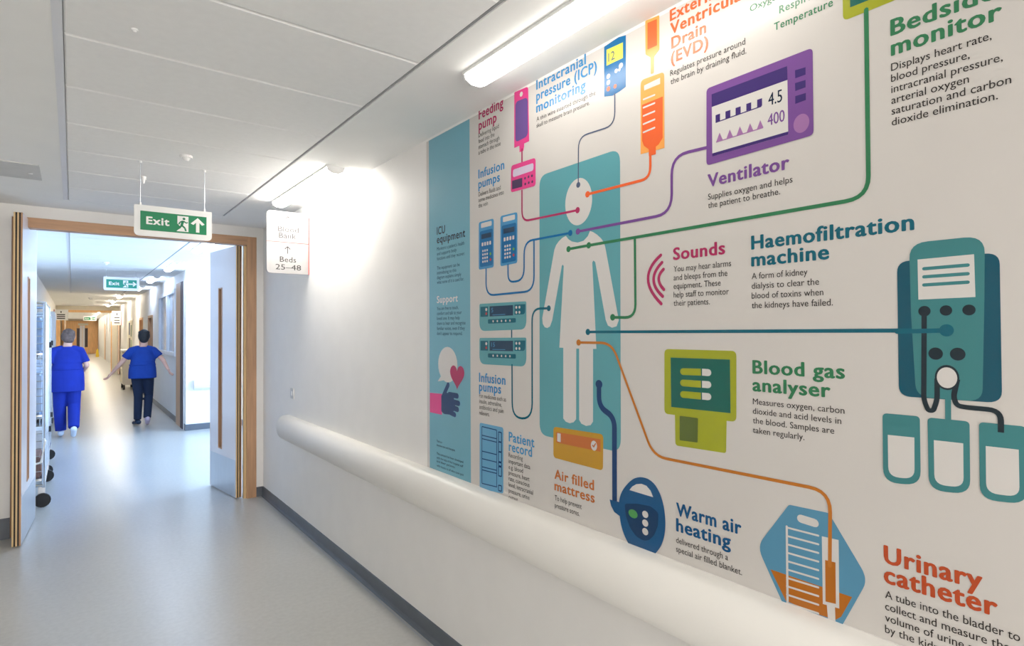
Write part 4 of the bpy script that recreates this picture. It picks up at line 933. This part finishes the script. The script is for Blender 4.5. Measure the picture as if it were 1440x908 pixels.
def person(name, loc, rz, J, cols, label, H=1.0, hairfn=None):
    """person facing +Y; J dict of joints in metres"""
    T = empty(name, (0, 0, 0)); tag(T, label, 'person')
    skin, top, trs, shoeL, shoeR, hair = cols
    b = MB(); h = J['head']
    # head, neck, face
    b.ball(h, (.074, .092, .112), 14); b.ball((h[0], h[1]+.02, h[2]-.06), (.058, .072, .062), 10)
    b.ball((h[0], h[1]+.098, h[2]-.02), (.013, .018, .022), 8)                     # nose
    for s in (-1, 1): b.ball((h[0]+s*.076, h[1]-.005, h[2]-.012), (.010, .020, .032), 8)
    b.ball((h[0], h[1]+.085, h[2]-.058), (.024, .010, .008), 6)                    # lips
    limb(b, (h[0], h[1]-.02, h[2]-.07), J['neck'], .052, .058)
    sh = J['neck'][2]
    b.loft([((J['hip'][0], J['hip'][1], J['hip'][2]-.08), .10, .08), ((J['hip'][0], J['hip'][1], J['hip'][2]+.05), .15, .11), ((J['hip'][0], J['hip'][1], J['hip'][2]+.2), .125, .09), ((J['neck'][0], J['neck'][1], sh-.2), .15, .105), ((J['neck'][0], J['neck'][1], sh-.10), .12, .075), ((J['neck'][0], J['neck'][1], sh-.01), .07, .055)])
    for s in ('L', 'R'):
        limb(b, J['sh'+s], J['el'+s], .045, .036); limb(b, J['el'+s], J['wr'+s], .036, .024)
        d = Vector(J['wr'+s])-Vector(J['el'+s]); fingers(b, J['wr'+s], d, -1 if s == 'L' else 1)
        limb(b, J['hp'+s], J['kn'+s], .075, .05); limb(b, J['kn'+s], J['an'+s], .05, .034)
        f = Vector(J['an'+s]); tdir = Vector(J['toe'+s]); limb(b, f, f+(tdir-f)*.9, .03, .022)
    body = remesh(b, 'body', skin, T, .0075, 3)
    for s in (-1, 1):
        MB().ball((h[0]+s*.031, h[1]+.083, h[2]+.005), (.012, .008, .009), 8).build('eye', M_white, T, smooth=True)
        MB().ball((h[0]+s*.031, h[1]+.0895, h[2]+.005), (.005, .003, .005), 8).build('iris', M_black, T, smooth=True)
    # tunic
    b = MB(); nx, ny = J['neck'][0], J['neck'][1]; hx, hy, hz = J['hip']; gw = J.get('girth', 1.0)
    hem = J['hem']; R_ = [((hx, hy, hem), .205*gw, .145*gw), ((hx, hy, hem+.06), .205*gw, .145*gw), ((hx, hy, hz+.03), .20*gw, .14*gw), (((hx+nx)/2, (hy+ny)/2, hz+.2), .172*gw, .122*gw), ((nx, ny, sh-.25), .182*gw, .128*gw), ((nx, ny, sh-.15), .172*gw, .112*gw), ((nx, ny, sh-.09), .145*gw, .095), ((nx, ny, sh-.045), .105, .078), ((nx, ny, sh-.01), .075, .066)]
    b.loft(R_, 28)
    for s in ('L', 'R'):
        a = Vector(J['sh'+s]); e = Vector(J['el'+s]); t = J['sl'+s]; m_ = a+(e-a)*t
        limb(b, (a.x*.5+nx*.5, a.y, a.z+.025), a, .058, .056, 2); b.tube([a, a+(m_-a)*.5, m_], .058, 14, .066)
        b.ball(tuple(a), .058, 10)
    # back seam folds
    tp = remesh(b, 'tunic', top, T, .009, 5)
    b = MB()
    b.tube([(hx+.19*gw*cos(t), hy+.135*gw*sin(t), hz+.11) for t in [pi*k/12+pi for k in range(13)]], .007, 6); b.build('waist_seam', top, T)
    # trousers
    b = MB(); b.loft([((hx, hy, hz-.13), .16*gw, .125), ((hx, hy, hz-.02), .182*gw, .132*gw), ((hx, hy, hz+.07), .165*gw, .12)], 24)
    for s in ('L', 'R'):
        p, k_, a = Vector(J['hp'+s]), Vector(J['kn'+s]), Vector(J['an'+s]); a2 = k_+(a-k_)*1.0
        wd = J.get('leg', 1.0)
        b.tube([p, p+(k_-p)*.5, k_], .095*gw, 14, .07*wd); b.ball(tuple(k_), .07*wd, 10); b.tube([k_, k_+(a2-k_)*.4, k_+(a2-k_)*.75, a2], .07*wd, 14, .06*wd)
    remesh(b, 'trousers', trs, T, .009, 4)
    for s, sm_ in (('L', shoeL), ('R', shoeR)):
        a = Vector(J['an'+s]); t = Vector(J['toe'+s]); d = (t-a); b = MB()
        heel = Vector(J['heel'+s])
        limb(b, heel+Vector((0, 0, .018)), t, .038, .034, 3); limb(b, a-Vector((0, 0, .02)), heel+(t-heel)*.35+Vector((0, 0, .02)), .042, .04, 2)
        sh_ = remesh(b, 'shoe', sm_, T, .007, 3)
    # hair
    b = MB(); hairfn(b, h); remesh(b, 'hair', hair, T, .007, 2)
    T.location = loc; T.rotation_euler = (0, 0, rz)
    s = H; T.scale = (s, s, s)
    return T
skin = mat('skin', (222, 176, 156), .5, .05, 8)
scrub = mat('royal_blue_scrub', (4, 40, 150), .85, .12, 6, .5, 16)
scrub2 = mat('blue_tunic', (6, 58, 150), .85, .12, 6, .5, 16)
navyt = mat('navy_trousers', (16, 34, 62), .85, .15, 6, .5, 16)
wshoe = mat('white_trainers', (216, 228, 246), .6, .05)
dshoe = mat('dark_shoes', (24, 44, 70), .5, .1)
pshoe = mat('pale_pink_shoe', (206, 190, 212), .6, .1)
ghair = mat('grey_brown_hair', (98, 82, 76), .7, .35, 30, .6, 90)
bhair = mat('black_hair', (26, 28, 34), .6, .3, 30, .6, 90)
def hair1(b, h):
    b.ball((h[0], h[1]-.018, h[2]+.016), (.084, .1, .108), 12); b.ball((h[0]-.03, h[1]-.04, h[2]+.0), (.066, .08, .09), 10)
    b.ball((h[0]+.0, h[1]-.05, h[2]-.05), (.07, .055, .06), 10)
    for k in range(9): a = 2*pi*k/9; b.ball((h[0]+.052*cos(a), h[1]-.03+.05*sin(a), h[2]+.06+.012*sin(3*a)), (.03, .028, .034), 6)
def hair2(b, h):
    b.ball((h[0], h[1]-.016, h[2]+.02), (.088, .1, .112), 12); b.ball((h[0], h[1]-.05, h[2]-.02), (.075, .06, .085), 10)
    for k in range(8): a = 2*pi*k/8; b.ball((h[0]+.055*cos(a), h[1]-.03+.05*sin(a), h[2]+.075), (.03, .03, .032), 6)
J1 = dict(head=(.015, .03, 1.545), neck=(0, 0, 1.40), hip=(0, 0, .93), hem=.70, girth=1.06, leg=1.18,
     shL=(-.16, 0, 1.325), elL=(-.235, -.03, 1.08), wrL=(-.235, .06, .86), shR=(.16, 0, 1.325), elR=(.24, -.02, 1.09), wrR=(.2, .17, .98), slL=.75, slR=.78,
     hpL=(-.085, 0, .88), knL=(-.09, .05, .49), anL=(-.075, .03, .10), heelL=(-.075, .0, .04), toeL=(-.08, .19, .035),
     hpR=(.085, 0, .88), knR=(.085, .02, .49), anR=(.075, -.20, .16), heelR=(.075, -.26, .13), toeR=(.075, -.12, .035))
person('person', (-.055, 11.05, 0), RAD(2), J1, (skin, scrub, scrub, wshoe, wshoe, ghair), 'person with grey-brown hair in royal blue scrubs and white shoes walking away', .985, hair1)
J2 = dict(head=(.02, .0, 1.50), neck=(.01, 0, 1.345), hip=(.0, 0, .92), hem=.80, girth=1.0, leg=.95,
     shL=(-.155, 0, 1.275), elL=(-.30, .02, 1.07), wrL=(-.44, .10, .89), shR=(.155, 0, 1.275), elR=(.30, -.03, 1.10), wrR=(.37, -.16, .95), slL=.62, slR=.62,
     hpL=(-.08, 0, .87), knL=(-.06, .04, .49), anL=(-.07, .02, .10), heelL=(-.05, -.02, .04), toeL=(-.12, .14, .035),
     hpR=(.08, 0, .87), knR=(.09, .08, .50), anR=(.07, -.06, .13), heelR=(.08, -.11, .10), toeR=(.07, .03, .035))
person('person', (.955, 11.6, 0), RAD(-6), J2, (skin, scrub2, navyt, dshoe, pshoe, bhair), 'person with short black hair in blue tunic and navy trousers, arms held out', 1.0, hair2)
